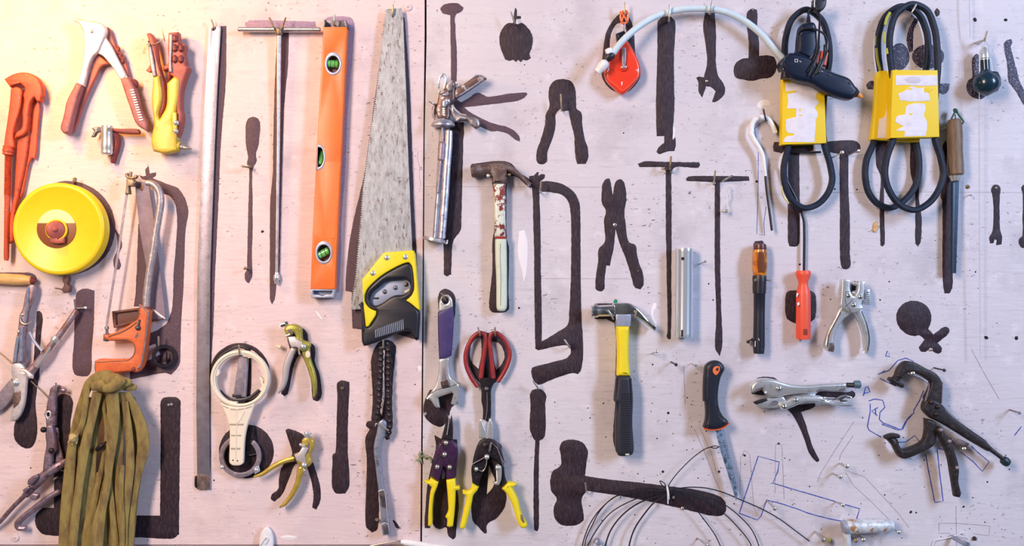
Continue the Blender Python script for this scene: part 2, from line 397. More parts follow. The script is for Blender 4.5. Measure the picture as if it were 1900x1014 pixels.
sil('snips', 'dark painted pruner outline behind the gold pruner', 'q:575,190 590,178 640,190 700,220 740,300 770,410 825,610 820,700 795,755 765,740 775,650 725,450 690,410 645,430 590,560 540,660 495,698 470,680 475,650 520,610 530,520 560,430 620,370 600,270', k_, L_)
sil('file', 'dark painted stubby file right of the gold pruner', 'l:960,860 985,845 1045,855 1047,900 q:1025,0 1018,340 1027,450 1025,600 1000,640 930,635 908,600 910,400 912,360 930,350 940,100 l:960,960', k_, L_)
sil('chain_wrench', 'dark painted chain wrench outline below the handsaw', 'l:1235,600 1270,560 1310,550 1350,560 1380,590 1378,680 1365,800 1355,1000 q:1330,180 1270,240 1225,300 1230,500 1240,800 1225,900 1190,918 1150,880 1155,400 1145,240 1175,180 1148,160 1155,130 1185,120 1195,0 l:1212,900 1205,680', k_, L_, holes=('l:1292,625 1303,625 1300,800 1302,900 1298,1000 q:1268,40 1262,90 1252,60 l:1284,950 1288,800',))
sil('peg', 'small dark painted sliver right of the chain wrench', 'q:1338,830 1350,830 1385,880 1380,892 1365,885', k_, L_)
# right board
sil('ladle', 'dark painted mushroom shape at the top beside the seam', 'c:220,65 240,38 300,22 350,25 392,55 380,80 335,105 332,200 342,400 340,590 300,590 298,400 294,110 240,95', g_)
sil('apple', 'dark painted apple with stalk and leaf', 'c:650,300 655,240 680,195 710,168 748,166 755,100 765,55 775,70 777,115 805,118 806,135 772,140 768,170 780,175 810,165 850,195 885,250 892,300 880,360 868,390 877,420 850,437 820,432! 805,450! 785,432! 770,450! 750,432! 720,440! 690,430! 672,385', k_)
sil('pincers', 'dark painted pincers outline below the apple', 'c:1005,690 1010,640 1040,590 1105,572 1170,590 1200,650 1205,720 1210,790 1240,810 1250,900 1268,1014 h:1285,80 1292,170 1275,212 1215,212 1203,180 1195,80 1190,0 c:1170,900 1150,800 1115,805 1090,790 1060,820 1055,920 1030,1014 h:1000,120 990,200 965,215 930,208 918,180 925,100 945,50 c:955,990 980,900 985,830 1012,770', k_)
sil('gun_lever', 'dark painted caulking gun levers pointing right', 'D:455,420 560,360 600,325 640,312 700,335 740,358 1000,322 1180,310 1192,330 1150,375 1090,400 640,460 490,476 540,520 660,590 800,650 980,700 1060,750 1110,820 1105,857 1060,840 980,775 850,740 800,745 690,700 560,640 480,560 380,470 360,400 400,380', g_)
sil('gun_barrel', 'dark painted caulking gun barrel beside the white splashed gun', 'D:330,640! 485,640! 485,800! h:390,0! 385,200! 375,600! 370,690 320,760 300,1014 m:290,80 270,90 250,78 h:248,1014 245,780 230,600! 290,300!', k_)
sil('gun_back', 'dark painted loop left of the caulking gun', 'D:165,450 135,470 130,520 140,580 160,620 200,620 210,460', k_)
sil('claw_hammer', 'dark painted edge around the mint hammer', 'h:440,240 448,212 575,196 650,190 720,200 800,280 870,325 888,350 878,388 840,362 760,300 705,300 702,400 704,760 718,810 m:715,200 718,330 700,346 600,350 580,330 575,280 590,130 h:598,1000 600,760 610,700 604,380 590,300 500,300 470,310', k_)
sil('bow_saw', 'dark painted hacksaw outline in the middle of the board', 'h:865,300 900,295 925,268 935,275 930,297 960,285 980,290 975,315 945,338 1040,340 1120,365 1200,430 1230,500 1235,560 1238,1000 m:1245,400 1255,550 1250,720 1235,780 1215,800 1190,790 1050,830 930,875 900,850 880,780 885,755 1000,720 1140,680 1165,650 1165,600 1130,590 1050,600 930,625 910,615 905,400 h:900,800 895,650 885,380 865,322', k_,
    holes=('h:938,420! 950,412! 1040,420 1110,440 1150,490 1165,570 1168,1000 m:1155,350 1145,440 1060,500 957,562! 955,300 h:950,1000 945,600',))
sil('slip_pliers', 'dark painted pliers outline with open legs', 'i:-10,500 -14,420 -4,350 20,320 42,318 52,350 66,440! 72,400 92,335 118,322 145,340 160,400 165,470 150,560 160,650 185,780 230,800 240,860 260,940 n:285,70 290,110 285,160 265,185 225,170 205,110 180,20 i:150,870 120,800 86,680! 75,800 45,950 n:20,10 6,130 6,180 -19,200 -54,185 -59,140 i:-54,1014 -39,900 -39,840 -29,820 6,780 6,680 2,630 14,545', k_)
sil('long_bar', 'long dark painted bar below the white hose', 'd:550,150 570,130 640,120 672,150 665,400 668,800 660,900! 655,1014! i:520,20 520,90 510,120 470,120 400,140 382,125 400,90 438,60! 440,0! d:595,985! 540,985! 535,800 545,400', k_)
sil('open_wrench', 'dark painted open ended spanner pointing down', 'd:890,90 960,95 970,250 970,470 985,550 1020,600 1035,640 1025,690 960,740 940,738 967,660! 930,630 898,625! 870,705! 845,670 840,590 825,565 840,555 880,560 900,490 905,420 890,300 877,180', k_)
sil('mallet', 'dark painted mallet hanging head down', 'd:1198,85 1230,62 1265,70 1270,110 1268,200 1280,300 1282,405 1330,400 1390,415 1408,470 1395,530 1350,565 1300,570 1240,585 1160,575 1110,560 1098,520 1110,460 1160,425 1205,420 1205,300 1195,200', k_)
sil('tap_wrench', 'dark painted T handle, left and longer head of the two', 'i:247,210 290,195 490,198 690,200 697,220 685,240 520,235 490,262! 492,600 490,1014 n:490,400 485,545 470,548 455,525 462,500 455,0 i:450,600 450,270! 440,235 260,235', k_)
sil('socket_handle', 'dark painted T handle right of the chrome tube', 'i:597,320 615,302 1050,302 1055,335 842,342! 845,1014 n:850,300 858,600 840,668! 810,620 815,400 i:805,1000 805,345! 600,335', k_)
sil('hoe', 'dark painted T shape under the single belt', 'B:205,800 220,740 640,740 655,790 650,840 500,860! i:1415,160! 1420,600 1415,790 1400,808 1345,808 1335,780 1335,160! B:280,862 215,850', k_)
sil('square_hammer', 'dark painted T shape between the belts', 'j:130,60 140,50 350,48 375,80 372,128 290,142! 290,400 300,600 300,860 305,950 285,973 250,970 232,930 228,500 225,142! 130,120', k_)
sil('bradawl', 'dark painted handle behind the twin belts, left of two', 'j:490,30! 578,30! 550,250 548,500 552,790 540,810 522,805 515,500 520,290 492,230', k_)
sil('gimlet', 'dark painted handle behind the twin belts, right of two', 'j:738,40! 785,40! 805,250 800,450 820,620 808,790 790,808 775,790 770,400 740,280', k_)
sil('earmuff', 'speckled dark painted round pad seen through the belt loop', [*ell(1669, 105, 18.5, 25, n=30)], s_)
sil('earmuff', 'speckled dark painted round pad behind the right of the loop', [*ell(1722, 105, 30, 23, n=30)], s_)
sil('earmuff_band', 'speckled dark painted strap inside the belt loop', 'e:710,280 730,200 770,130 800,140 762,220 757,300 755,370 730,378 718,340', s_)
sil('cross_bar', 'dark painted bar passing behind the yellow sleeve', 'e:418,618 440,590 510,588 700,600 900,605 1022,605 1012,660 980,682 935,665 700,650 510,650 430,646', s_)
sil('dot', 'small dark painted blot above the belt loop', 'e:912,85 930,58 948,75 945,110 925,122', k_)
sil('bulb', 'speckled dark painted shape behind the teal bulb', 'e:1185,420 1215,388 1240,400 1245,560 1290,680 1260,715 1210,714 1160,680 1142,630 1160,580 1185,560', s_)
sil('bent_rod', 'speckled dark painted bend at the right edge', 'e:1415,310 1440,290 1470,283 1476,310 1465,330 1490,440 1510,520 1530,590 1560,650 1600,760 1600,810 1555,755 1500,660 1450,590 1440,480', s_)
sil('rasp', 'long dark painted file left of the wood handled file', 'j:970,80 990,45 1005,50 1010,300 1045,340 1050,1014 o:1045,0 1040,180 1020,215 985,212 975,150 j:970,1014 968,480 955,450 985,350 985,150', k_)
sil('small_spanner', 'small dark painted spanner right of the hanging string', 'j:1322,395 1335,370 1358,362 1385,375 1390,400 1385,440 1388,690 1402,740 1398,795 1360,800! 1362,765 1348,758 1340,785 1315,788 1308,750 1330,705 1340,600 1332,440', k_)
sil('small_spanner', 'small dark painted spanner cut by the right edge', 'j:1540,385 1560,362 1600,360! 1620,700! 1600,820 1540,815 1522,785 1530,750 1548,735 1550,600 1550,420', k_)
sil('magnifier', 'dark painted magnifier outline with crossed handle', 'o:636,395 645,340 680,295 730,270 790,270 845,295 880,340 890,390 880,440 868,470 905,512! 985,455 1010,460 1022,485 1005,515 935,572! 965,610 960,640 940,650 910,640 885,605 850,635 815,635 798,605 840,548! 808,520 760,522 700,500 655,455', k_)
sil('holder', 'dark painted pad behind the coral screwdriver handle', 'n:1320,215 1335,198 1500,195 1530,220 1537,350 1525,400 1480,430 1370,425 1325,395', k_)
sil('locking_pliers', 'dark painted outline above and left of locking pliers', 'C:130,240 160,180 240,122 320,118 420,140 460,200 300,320 150,310', k_)
sil('pliers_leg', 'dark painted leg hanging below the locking pliers', 'C:545,480 640,440 850,412 860,440 830,465 700,512 750,640 790,780 830,900 900,1050 888,1068 870,1066 800,990 740,830 690,700 600,540', k_)
sil('pliers_grip', 'dark painted patch inside the locking pliers', 'C:840,330 900,285 1220,290 1270,272 1300,300 1295,340 1270,355 1000,345', k_)
sil('nut_driver', 'dark painted long screwdriver above the ball hammer', 'm:872,940 890,915 950,910 985,940 r:967,0 968,200 955,245 925,262! 920,500 920,890 908,910 890,900 885,500 895,262! 880,245 858,190 862,0', k_)
sil('sledge_hammer', 'big dark painted ball hammer lying to the right', 'r:1070,310 1090,270 1150,255 1230,275 1268,330 1260,420 1250,512! s:30,515! 200,540 400,560 560,580 850,620 990,665 1020,700 1022,770 1000,795 940,800 700,745 400,680 200,645 30,620! r:1225,680 1235,760 1238,830 1200,860 1100,868 1060,850 1028,790 1030,730 1050,680 1010,620 1003,540 1020,480 1075,440 1080,380', k_)
sil('tin_snips', 'dark painted outline behind the purple snips', 'L:168,250! 215,275 325,282! 328,400 320,560 338,740 322,870 315,955 298,970 268,945 255,890 245,885 205,898 170,880 152,840 140,890 105,892 102,860 112,700 128,560 160,420 180,330', k_)
sil('adjustable_wrench', 'dark painted edge around the purple wrench handle', 'm:205,240 225,195 255,180 290,190 325,225 332,300 325,390 290,500 230,500', k_)
sil('wrench_jaw', 'dark painted lobe below the adjustable wrench jaw', 'L:95,60 110,0 140,-60! 330,-60! 335,0 330,30 290,60 260,150 215,195 180,188 130,155 100,115', k_)
sil('leaf_snips', 'dark painted leaf outline behind the open snips', 'L:480,290 600,300 628,320 630,380 620,560 660,640 655,740 600,820 530,870 530,925 515,928 470,880 440,850 425,780 430,690 450,600 480,520', k_)
sil('scissors', 'dark painted loops behind the red scissors', 'm:425,600 470,515 540,490 565,500 620,490 680,540 722,640 700,740 640,830 620,860 510,860 440,760 405,680', k_, holes=('m:436,640 470,550 515,530 520,640 500,760 455,720', 'm:595,560 640,570 687,660 670,720 628,770 600,640'))
sil('yellow_hammer', 'dark painted edge left of the yellow hammer', 'm:1312,340 1330,298 1480,285 1500,400! n:110,460! 110,640! s:260,100 258,365 240,330 222,260 235,0 n:85,800 90,560 80,430! 20,400! m:1340,400', k_)
sil('amber_driver', 'dark painted cap above the amber screwdriver', 'i:1083,800 1095,772 1150,770 1162,790 1180,870 1090,870', k_)
sil('chalk_reel', 'dark painted loop behind the red chalk reel', 'd:150,390 160,300 180,220 230,140 270,100 300,80 340,120 370,200 385,380 420,560 340,660 290,675 200,640 145,560', k_, holes=('d:200,335 210,250 250,175 300,160 320,230 300,300 220,400',))

# pen and pencil marks, speckles and patches belong to the boards
def pen(name, label, *ss, mat=None, w=1.05, wall=None):
    ob(name, mat or pen_blue, *[tu(s, w, .1, flat=(1, .45), n=6, cap=False, sm=False) for s in ss], parent=wall or WR, label=label)
pen('marker_outline', 'blue marker outline of a stepped block', 's:1120,780 1150,690 1255,373 1405,415 1395,480 1360,565 1480,602 t:0,640 170,690 t:250,715 365,748 342,825', 's:1120,780 1250,828 1275,800 1315,685 1420,712 1536,750 t:0,780 130,815 250,840')
pen('marker_outline', 'blue marker outline around the dark clamp', 'N:5,130 -30,150 25,130 70,80 110,68 150,85', 'N:-20,170 20,190 60,208', 'N:200,230 180,280 150,330 150,345 120,370 95,425 70,430 -10,400', 'N:75,492 110,490 155,458 180,490', 'N:210,555 225,640 255,790', 'N:268,525 280,640 298,788 255,795', 'N:385,540 450,590 495,638 530,590 470,540 440,510', 'N:270,520 320,535')
pen('marker_outline', 'blue marker outline of a hook left of the clamp', 't:440,0 440,60 420,160 432,188 520,238', 't:430,-20 470,-35 530,-25 545,25 510,60 505,110 530,135 660,185 690,130 745,70')
pen('marker_outline', 'faint blue marker outline of the bent rod', 'i:1120,130 1118,400 1108,720 1165,728 1160,640 1175,520', 'd:1260,1000 1250,930 1290,895', w=.6)
pen('marker_letter', 'blue marker letter C with dot', 'o:572,630 558,668 590,670', 'o:582,650 586,654')
pen('marker_letter', 'blue marker triangle beside the locking pliers', 'C:1390,330 1420,230 1440,225 1465,285 1400,305')
pen('marker_letter', 'blue marker letter A inside the hook outline', 'C:1555,460 1485,500 1545,550', 'C:1525,475 1530,540')
pen('marker_dash', 'short blue marker dash at the right edge', 't:1468,225 1516,163', w=1)
pen('pencil_sketch', 'thin pencil construction lines low on the board', 't:325,125 190,330 90,490 65,550', 't:320,225 230,360 220,400', 't:250,470 400,520 520,650 640,780 715,880', 't:265,490 320,580 450,700 580,830', 's:1125,640 1130,380 1160,330 1195,360 1210,560 1225,740 1250,800', 's:1375,640 1378,300 1400,270 1425,310 1440,680', 's:800,180 880,360 940,520 985,620', 's:840,170 920,350 960,500', 'O:1150,150 1300,150 1600,175', 'O:1150,150 1150,240 1250,240', 'O:1600,175 1590,262 1450,240', 'O:1300,0 1305,352', 'n:580,740 590,1014', 'o:1180,620 1260,770 1380,980', mat=pencil, w=.6)
pen('panel_seam', 'faint horizontal panel joint', '786,346.5 1000,347 1160,348', '1540,357.5 1720,356.5 1900,357.5', '1000,517 1200,518', mat=pencil, w=.4)
pen('panel_seam', 'faint ruled line on the pink board', '300,594 384,595', '100,750 -10,748', mat=pencil, w=.35, wall=WL)
pen('scribble', 'faint vertical scribbled lines by the handsaw', 'h:60,120 58,180 75,240 70,300 80,360 72,420', 'h:25,120 30,260 28,400', mat=pencil, w=.4, wall=WL)
def dots(name, label, wall, ll, mat=hole_dark):
    ob(name, mat, *[pr(ell(x, y, r, r * random.uniform(.7, 1.1), random.uniform(0, 180), 9), .02, .25, .05, (), True, 0, 1) for x, y, r in ll], parent=wall, label=label)
rnd = random.Random(3)
dots('drilled_holes', 'scattered small drilled holes and dark flecks', WR, [(1157, 247, 1.5), (811, 19.5, 1.3), (973, 120, 1.2), (963, 572, 2), (1240, 767, 2.4), (1230, 876, 2.5), (1334, 876, 2.4), (1382, 846, 2.2), (1445, 824, 2.4), (1404, 337, 2.6), (1809, 36.5, 4.2), (1866, 37, 3.6), (1830, 627, 4.2), (1886, 628, 3.8), (1484, 491, 2.4), (1315, 527, 1.6), (1323, 557, 1.6), (1211, 677, 1.6), (1788, 941, 2.2), (1832, 895, 1.8), (1690, 951, 3.2), (1700, 952, 2), (1541, 556, 1.6), (1633, 557, 1.6), (1650, 523, 1.6), (1549, 351, 1.8), (1590, 352, 1.6), (1810, 505, 1.5), (1095, 776, 1.4), (1192, 39.5, 1.6), (1205, 420, 1.2), (957, 555, 1)] + [(rnd.uniform(1010, 1890), rnd.uniform(730, 1010), rnd.uniform(.5, 1.5)) for _ in range(150)] + [(rnd.uniform(800, 1890), rnd.uniform(20, 730), rnd.uniform(.4, 1)) for _ in range(110)])
dots('drilled_holes', 'scattered small flecks on the pink board', WL, [(487, 430, 3), (397, 892, 1.6), (135, 707, 1.2), (57, 869, 1.5), (770, 714, 1.5), (480, 491, 1)] + [(rnd.uniform(0, 780), rnd.uniform(300, 1005), rnd.uniform(.35, .9)) for _ in range(110)])
def patch(name, label, wall, s, mat=filler): ob(name, mat, pr(s, .02, .3, .1, (), True, .3, 1), parent=wall, label=label)
patch('filler_smear', 'white filler smear above the bent rod', WR, 'd:1262,770 1290,730 1330,720 1362,740 1366,765 1320,765 1290,790')
patch('filler_smear', 'white filler smear beside the yellow hammer', WR, 'n:345,330 365,280 385,290 380,320 362,340 360,380 385,440 380,480 350,400')
patch('filler_smear', 'white paint splash on the long dark bar', WR, 'd:640,1010 650,930 658,915 672,930 668,1000 i:505,20 500,60 490,75 485,40 450,45 448,20')
patch('filler_smear', 'white dab crossing the seam below the handsaw', WL, 'm:55,755 70,735 85,740 84,775 70,785')
patch('filler_smear', 'white scuffs below the level', WL, 'l:800,340 812,345 835,375 855,398 845,400 815,370')
patch('filler_smear', 'white scuff near the foot of the pink board', WL, 'q:530,950 600,938 660,950 640,968 560,968')
patch('filler_smear', 'white streak beside the mint hammer', WR, 'h:790,700 830,690 850,760 845,1000 m:825,140 815,60 h:785,880')
# ---------------------------------------------------------------- tools on the pink board
T('pipe_wrench', 'red jawed pipe wrench hanging at the left edge of the board', 'wrench')
ob('upper_jaw', red_rust, pr('a:28,572 70,545 150,522 215,530 265,560 298,620 302,680 288,735 262,735 245,700 215,745 205,800 190,945 170,975 100,1005 110,965 150,930 160,800 170,720 165,690 178,640 150,610 90,612 70,630 40,590', 8, 24, 3), pr('a:70,600 140,585 150,600 80,615', 22, 26, 1))
ob('lower_jaw', red_rust, pr('a:75,640 120,628 150,645 152,720 125,850 100,930 92,1000 f:98,60 98,95 25,95 26,60 a:30,1000 45,900 65,750', 10, 22, 3))
ob('adjusting_nut', red_rust, la((16.5, 271, 16), (15, 288, 16), [(0, 8), (.05, 10), (.3, 9.4), (.35, 10.2), (.65, 10.2), (.7, 9.4), (.95, 10), (1, 8)]))
ob('spindle', red_rust, la((15.5, 285, 16), (14, 362, 16), [q for i in range(34) for q in ((i / 34, 5.2), ((i + .5) / 34, 6.6))] + [(1, 5.5)], 16), la((14, 360, 16), (12, 484, 16), [(0, 5.5), (.1, 5), (.95, 4.6), (1, 3.5)]))
ob('handle', red_rust, pr('f:125,-20! 210,-30! 195,120 170,260 128,450 100,640 96,775 62,790 58,640 75,540 95,440 110,220', 6, 16, 3))
ob('rear_rail', red_rust, pr('a:240,690 265,710 285,745 275,900 f:265,60 262,120 250,178 228,170 210,200 155,450 135,470 175,240 205,0 a:215,900', 4, 10, 2))

T('hand_riveter', 'pale steel hand riveter with red grips standing open like a compass', 'riveter')
ob('body', silver, pr('a:520,132 570,140 640,150 700,158 748,178 762,215 755,262 728,330 705,378 676,405 640,480 622,560 605,625! 548,605! 572,540 590,470 602,350 592,210 570,175', 8, 24, 3))
ob('back_plate', grip_red, pr('a:748,178 790,205 835,330 900,430 940,565 925,575 860,470 760,262', 4, 10, 1.5))  # orange-red colour puts warm glow over shade into this slab
ob('lever', silver, pr('a:757,262 800,325 860,440 925,575! 868,572! 800,470 735,400 700,385', 10, 20, 2))
ob('fixed_grip', grip_red, pr('a:546,600! 590,625! 640,560 700,385! 790,462! 738,475 690,560 600,760 545,920 520,965 460,966 437,935 455,850 480,750', 6, 14, 2)); ob('grip_face', mauve_grip, pr('a:546,600! 588,622! 550,740 505,920 495,962 460,966 437,935 455,850 475,740', 12, 30, 4), parent=PARTS[-1])  # orange-red side slab carries glow over shade in its colour; face is mauve
ob('lever_grip', mauve_grip, pr('a:866,570 925,555 945,580 975,650 1010,780 1064,905 1058,950 990,905 930,760', 8, 26, 4))
ob('grip_ridges', silver, *[pr('a:%d,%d %d,%d %d,%d %d,%d' % (938 + i * 5.6, 650 + i * 18, 966 + i * 5.6, 645 + i * 18, 969 + i * 5.6, 653 + i * 18, 941 + i * 5.6, 658 + i * 18), 25, 27, .3, sm=False) for i in range(13)], parent=PARTS[-1])
ob('nosepiece', satin, la((137, 36, 16), (152, 40, 16), [(0, 2.5), (.2, 4), (.7, 5), (1, 6)]))
ob('latch_wheel', maroon, riv(248, 156, 14, 9, 5)); ob('spring_coil', maroon, tu('a:838,330 862,355 850,375 880,395 868,410 895,430 885,455', 2.4, 12))
ob('pivot', satin, rv('a:668,228', 24, 4)); ob('pivot', satin, rv('a:905,560', 22, 4))

T('lever_riveter', 'mustard yellow hand riveter with closed red brown finger grips', 'riveter')
ob('body', riv_yellow, pr('a:1105,560 1150,545 1168,700 1142,830 1150,862 1195,780 1205,600! 1260,548 1292,570 1275,780 1255,880 f:1275,-20 1275,50 1275,115 1200,134 1105,118 1090,60 1095,0 a:1110,900 1095,760', 10, 32, 4))
ob('side_plate', riv_yellow, pr('a:1243,815 1275,812 1280,950 1245,950', 30, 36, 1.5)); CP = PARTS[-1]
ob('bolt', satin, rv('a:1275,890', 36, 5, 4), parent=CP); ob('bolt', satin, rv('a:1272,950', 36, 4.5, 4), parent=CP)
ob('nose', riv_yellow, la((311, 270, 20), (335, 272.5, 20), [(0, 10), (.6, 11), (1, 9)])); ob('nozzle', zinc, la((333, 273, 20), (356, 276.5, 20), [(0, 7), (.3, 6), (.35, 4.5), (.7, 4), (1, 1.2)]))
ob('grip', grip_red, pr('a:1055,240 1082,236 1112,275 1140,450 1190,640 1192,760 1152,858! 1140,800 1155,620 1105,400', 6, 26, 4), label='narrow left grip')
ob('grip_insert', slate, pr('a:1068,290 1090,330 1130,545 1106,556 1085,470', 20, 28, 1.5), parent=PARTS[-1])
ob('grip', grip_red, pr('a:1215,235 1285,228 1292,330! 1318,308 1340,325 1328,380 1342,440 1340,465 1366,488 1345,540 1312,650 1308,790 1318,830 1295,960 1275,1000 1272,570! 1230,540 1205,605! 1215,500 1178,510 1172,480 1210,460 1212,340', 8, 30, 4), label='right grip with finger bumps')
ob('grip_insert', slate, pr('a:1222,250 1248,245 1245,340 1240,440 1245,525 1218,520 1222,380', 28, 33, 1.5), parent=PARTS[-1])
ob('finger_bumps', maroon, *[la(S('a:%d,%d' % (u, v))[0][:2] + (29,), S('a:%d,%d' % (u, v + 60))[0][:2] + (29,), [(0, 2), (.25, 5.2), (.75, 5.2), (1, 2)], 14) for u, v in ((1268, 250), (1268, 320), (1268, 400), (1312, 320), (1312, 400))], parent=PARTS[-1])
ob('trigger_lug', grip_red, pr('a:1055,510 1085,470 1100,520 1075,522', 18, 26, 1.5))
ob('wire_tie', zinc, tu('a:1035,385 1045,340 1070,320 1120,318 1170,290 1195,260', .7, 30), tu('a:1040,385 1060,350 1085,310 1060,325 1045,360 1050,385', .7, 31), tu('a:1172,208,30 1180,245,30 1192,300,26', .9))

T('tap_wrench', 'small steel T handled tool between the two riveters', 'hand tool')
ob('barrel', satin, la((199, 232, 16), (198.5, 287, 16), [(0, 5), (.04, 10), (.3, 11), (.34, 10.4), (.6, 10.8), (.8, 11.5), (.84, 10.6), (.95, 11.2), (1, 9.5)]))
ob('lever', dark_steel, pr('a:660,928 700,918 735,920 735,950 700,960 680,990 658,992 680,950', 10, 18, 2), label='short forked arm'); ob('lever', maroon, pr('a:780,920 830,930 1000,935 1012,955 1005,972 900,968 810,955 780,955', 10, 18, 2.5), label='long red brown arm')
ob('eyelet', zinc, la((183.5, 240, 15), (183.5, 240, 20), [(0, 4), (1, 3.5)], 16)); ob('eyelet', zinc, la((203, 240, 16), (203, 240, 28), [(0, 4), (1, 3.5)], 16))
ob('spout', maroon, tu('a:825,960,12 850,1000,10 f:845,100,8 825,160,8 820,200,8', [5, 6, 6, 6, 5]))

T('steel_ruler', 'long steel ruler hanging right of the hacksaw', 'ruler')
ob('blade', M('pale ruler steel', (.30, .28, .335), .36, .6, (.24, .22, .27), 60, (.45, .65), .1, 300), pr('387,52! 408,47! 410,52! 404,150! 399,260! 390,510! 388,750! 389,909! 366,909! 364,750! 366,500! 376,250!', 3, 5.5, .4, holes=(ell(396, 54, 3),), sm=False))
RP = PARTS[-1]
def lerp(tab, y):
    for (y0, x0), (y1, x1) in zip(tab, tab[1:]):
        if y0 <= y <= y1: return x0 + (x1 - x0) * (y - y0) / (y1 - y0)
    return tab[-1][1]
LE = [(47, 387.5), (250, 376), (500, 366), (750, 364), (910, 366)]; RE = [(47, 409), (260, 399), (510, 390), (750, 388), (910, 389)]
tick = []
for i in range(0, 440):
    y = 190 + i * 1.6; ln = 8 if i % 10 == 0 else (6.5 if i % 5 == 0 else 4.5)
    if y > 640: break
    a = lerp(RE, y) - 1.2; tick.append(((a - ln, y), (a, y)))
    if i % 2 == 0:
        b = lerp(LE, y) + 1.2; tick.append(((b, y), (b + ln * .8, y)))
def hair(p, q, d, w=.38):
    a, b = P(p[0], p[1], d), P(q[0], q[1], d); e = .0002; h = w / 1000
    return [a + Vector((0, 0, h)), b + Vector((0, 0, h)), b - Vector((0, 0, h)), a - Vector((0, 0, h)), a + Vector((0, e, h)), b + Vector((0, e, h)), b + Vector((0, e, -h)), a + Vector((0, e, -h))], [(0, 1, 2, 3), (4, 7, 6, 5), (0, 4, 5, 1), (1, 5, 6, 2), (2, 6, 7, 3), (3, 7, 4, 0)]
ob('graduations', dark_steel, *[hair(a, b, 5.65) for a, b in tick], parent=RP)
ob('rust_tip', rust, pr('366,880! 388.5,882! 389,909! 366,909!', 5, 5.8, .2, sm=False), parent=RP)
ob('back_strip', blackmetal, pr('361,885 368,882 368,908 362,905', .6, 3, .4))

T('tee_handle', 'long slim steel T handle hung on two hooks', 'hand tool')
ob('crossbar', steel, la((441.5, 54.5, 14), (594.5, 55, 14), [(0, 3), (.01, 4.2), (.99, 4.2), (1, 3)]))
ob('rod', steel, la((518, 56, 13), (516.5, 250, 9), [(0, 4.5), (1, 3.4)]), la((516.5, 250, 9), (513, 520, 6), [(0, 3.4), (.9, 3), (1, 3)]))
ob('hub', brass, la((518, 53, 15), (518, 66, 15), [(0, 4), (.2, 6), (.8, 6), (1, 4.6)]))
ob('tip', satin, la((513.5, 506, 7), (513, 527, 7), [(0, 3.4), (.2, 4), (.3, 5.4), (.6, 5.6), (.75, 4), (1, 3.4)]))

T('spirit_level', 'orange spirit level with three vials hung from a nail', 'spirit level')
OV = [(618, 118, 15.5, 21.5), (600.5, 469, 16, 21.5)]
ob('body', orange, pr('600,50! 643.5,50! 634,250! 622,510! 621.5,537! 576,537! 580,430! 589,250!', 3, 24, .8, holes=(ell(618, 118, 14, 20), ell(600.5, 469, 14.5, 20), [(589, 271), (596, 272), (601, 283), (601, 300), (596, 312), (587.5, 316)]), sm=False))
ob('raised_face', orange, pr('603,300! 632,300! 621.4,440! 622,440! 621,443! 599,443!', 23.6, 24.5, .3, sm=False))
ob('end_cap', dark_steel, pr('601,37! 640,38! 643.5,50.5! 600,50.5!', 3, 6, .5, sm=False), pr('601,36! 603.5,36! 602.5,50.5! 599.5,50.5!', 3, 23, .4, sm=False), pr('638,37! 642,38! 645,51! 641,50.5!', 3, 23, .4, sm=False), label='open upper end')
ob('end_cap', plate_grey, pr('576,537! 622,537! 619.5,553! 577.5,553!', 3, 22.5, .8, holes=([(581, 540), (617, 540), (615, 547), (606, 547), (598, 550), (590, 547), (581, 547)],), sm=False), pr('577,538! 621,538! 619,552! 578,552!', 3, 6, .3, sm=False), label='grey lower end cap')
def vial(cx, cy, rx, ry, ang):
    b = ob('vial_bezel', plate_grey, pr(ell(cx, cy, rx, ry), 20, 25.3, 1, holes=(ell(cx, cy + 1, rx * .76, ry * .72),)))
    ob('well', vial_dark, pr(ell(cx, cy, rx * .9, ry * .9), 6, 9, .5), parent=b)
    c, s = math.cos(math.radians(ang)), math.sin(math.radians(ang)); r = rx * .72
    ob('vial', vial_green, la((cx - c * r, cy - s * r + 1, 15), (cx + c * r, cy + s * r + 1, 15), [(0, 5), (.1, 7), (.9, 7), (1, 5)]), parent=b)
    ob('vial_lines', black, *[la((cx + c * q - s * -.4, cy + s * q + 1, 15), (cx + c * (q + .8), cy + s * (q + .8) + 1, 15), [(0, 7.3), (1, 7.3)]) for q in (-4, 4)], parent=b)
vial(618, 118, 15.5, 21.5, 4); vial(600.5, 469, 16, 21.5, -28)
b = ob('vial_bezel', plate_grey, pr('589,268! 597,270 602.5,283 602.5,300 597,313 587,317!', 20, 25, 1, holes=([(590, 273), (596, 275), (599.5, 285), (599.5, 299), (595, 308), (589, 311)],)))
ob('well', vial_dark, pr('589,269! 601,275! 601,312! 588,314!', 6, 9, .4, sm=False), parent=b)
ob('vial', vial_green, la((596, 280, 15), (594.5, 306, 15), [(0, 4), (.08, 5.5), (.92, 5.5), (1, 4)]), parent=b)

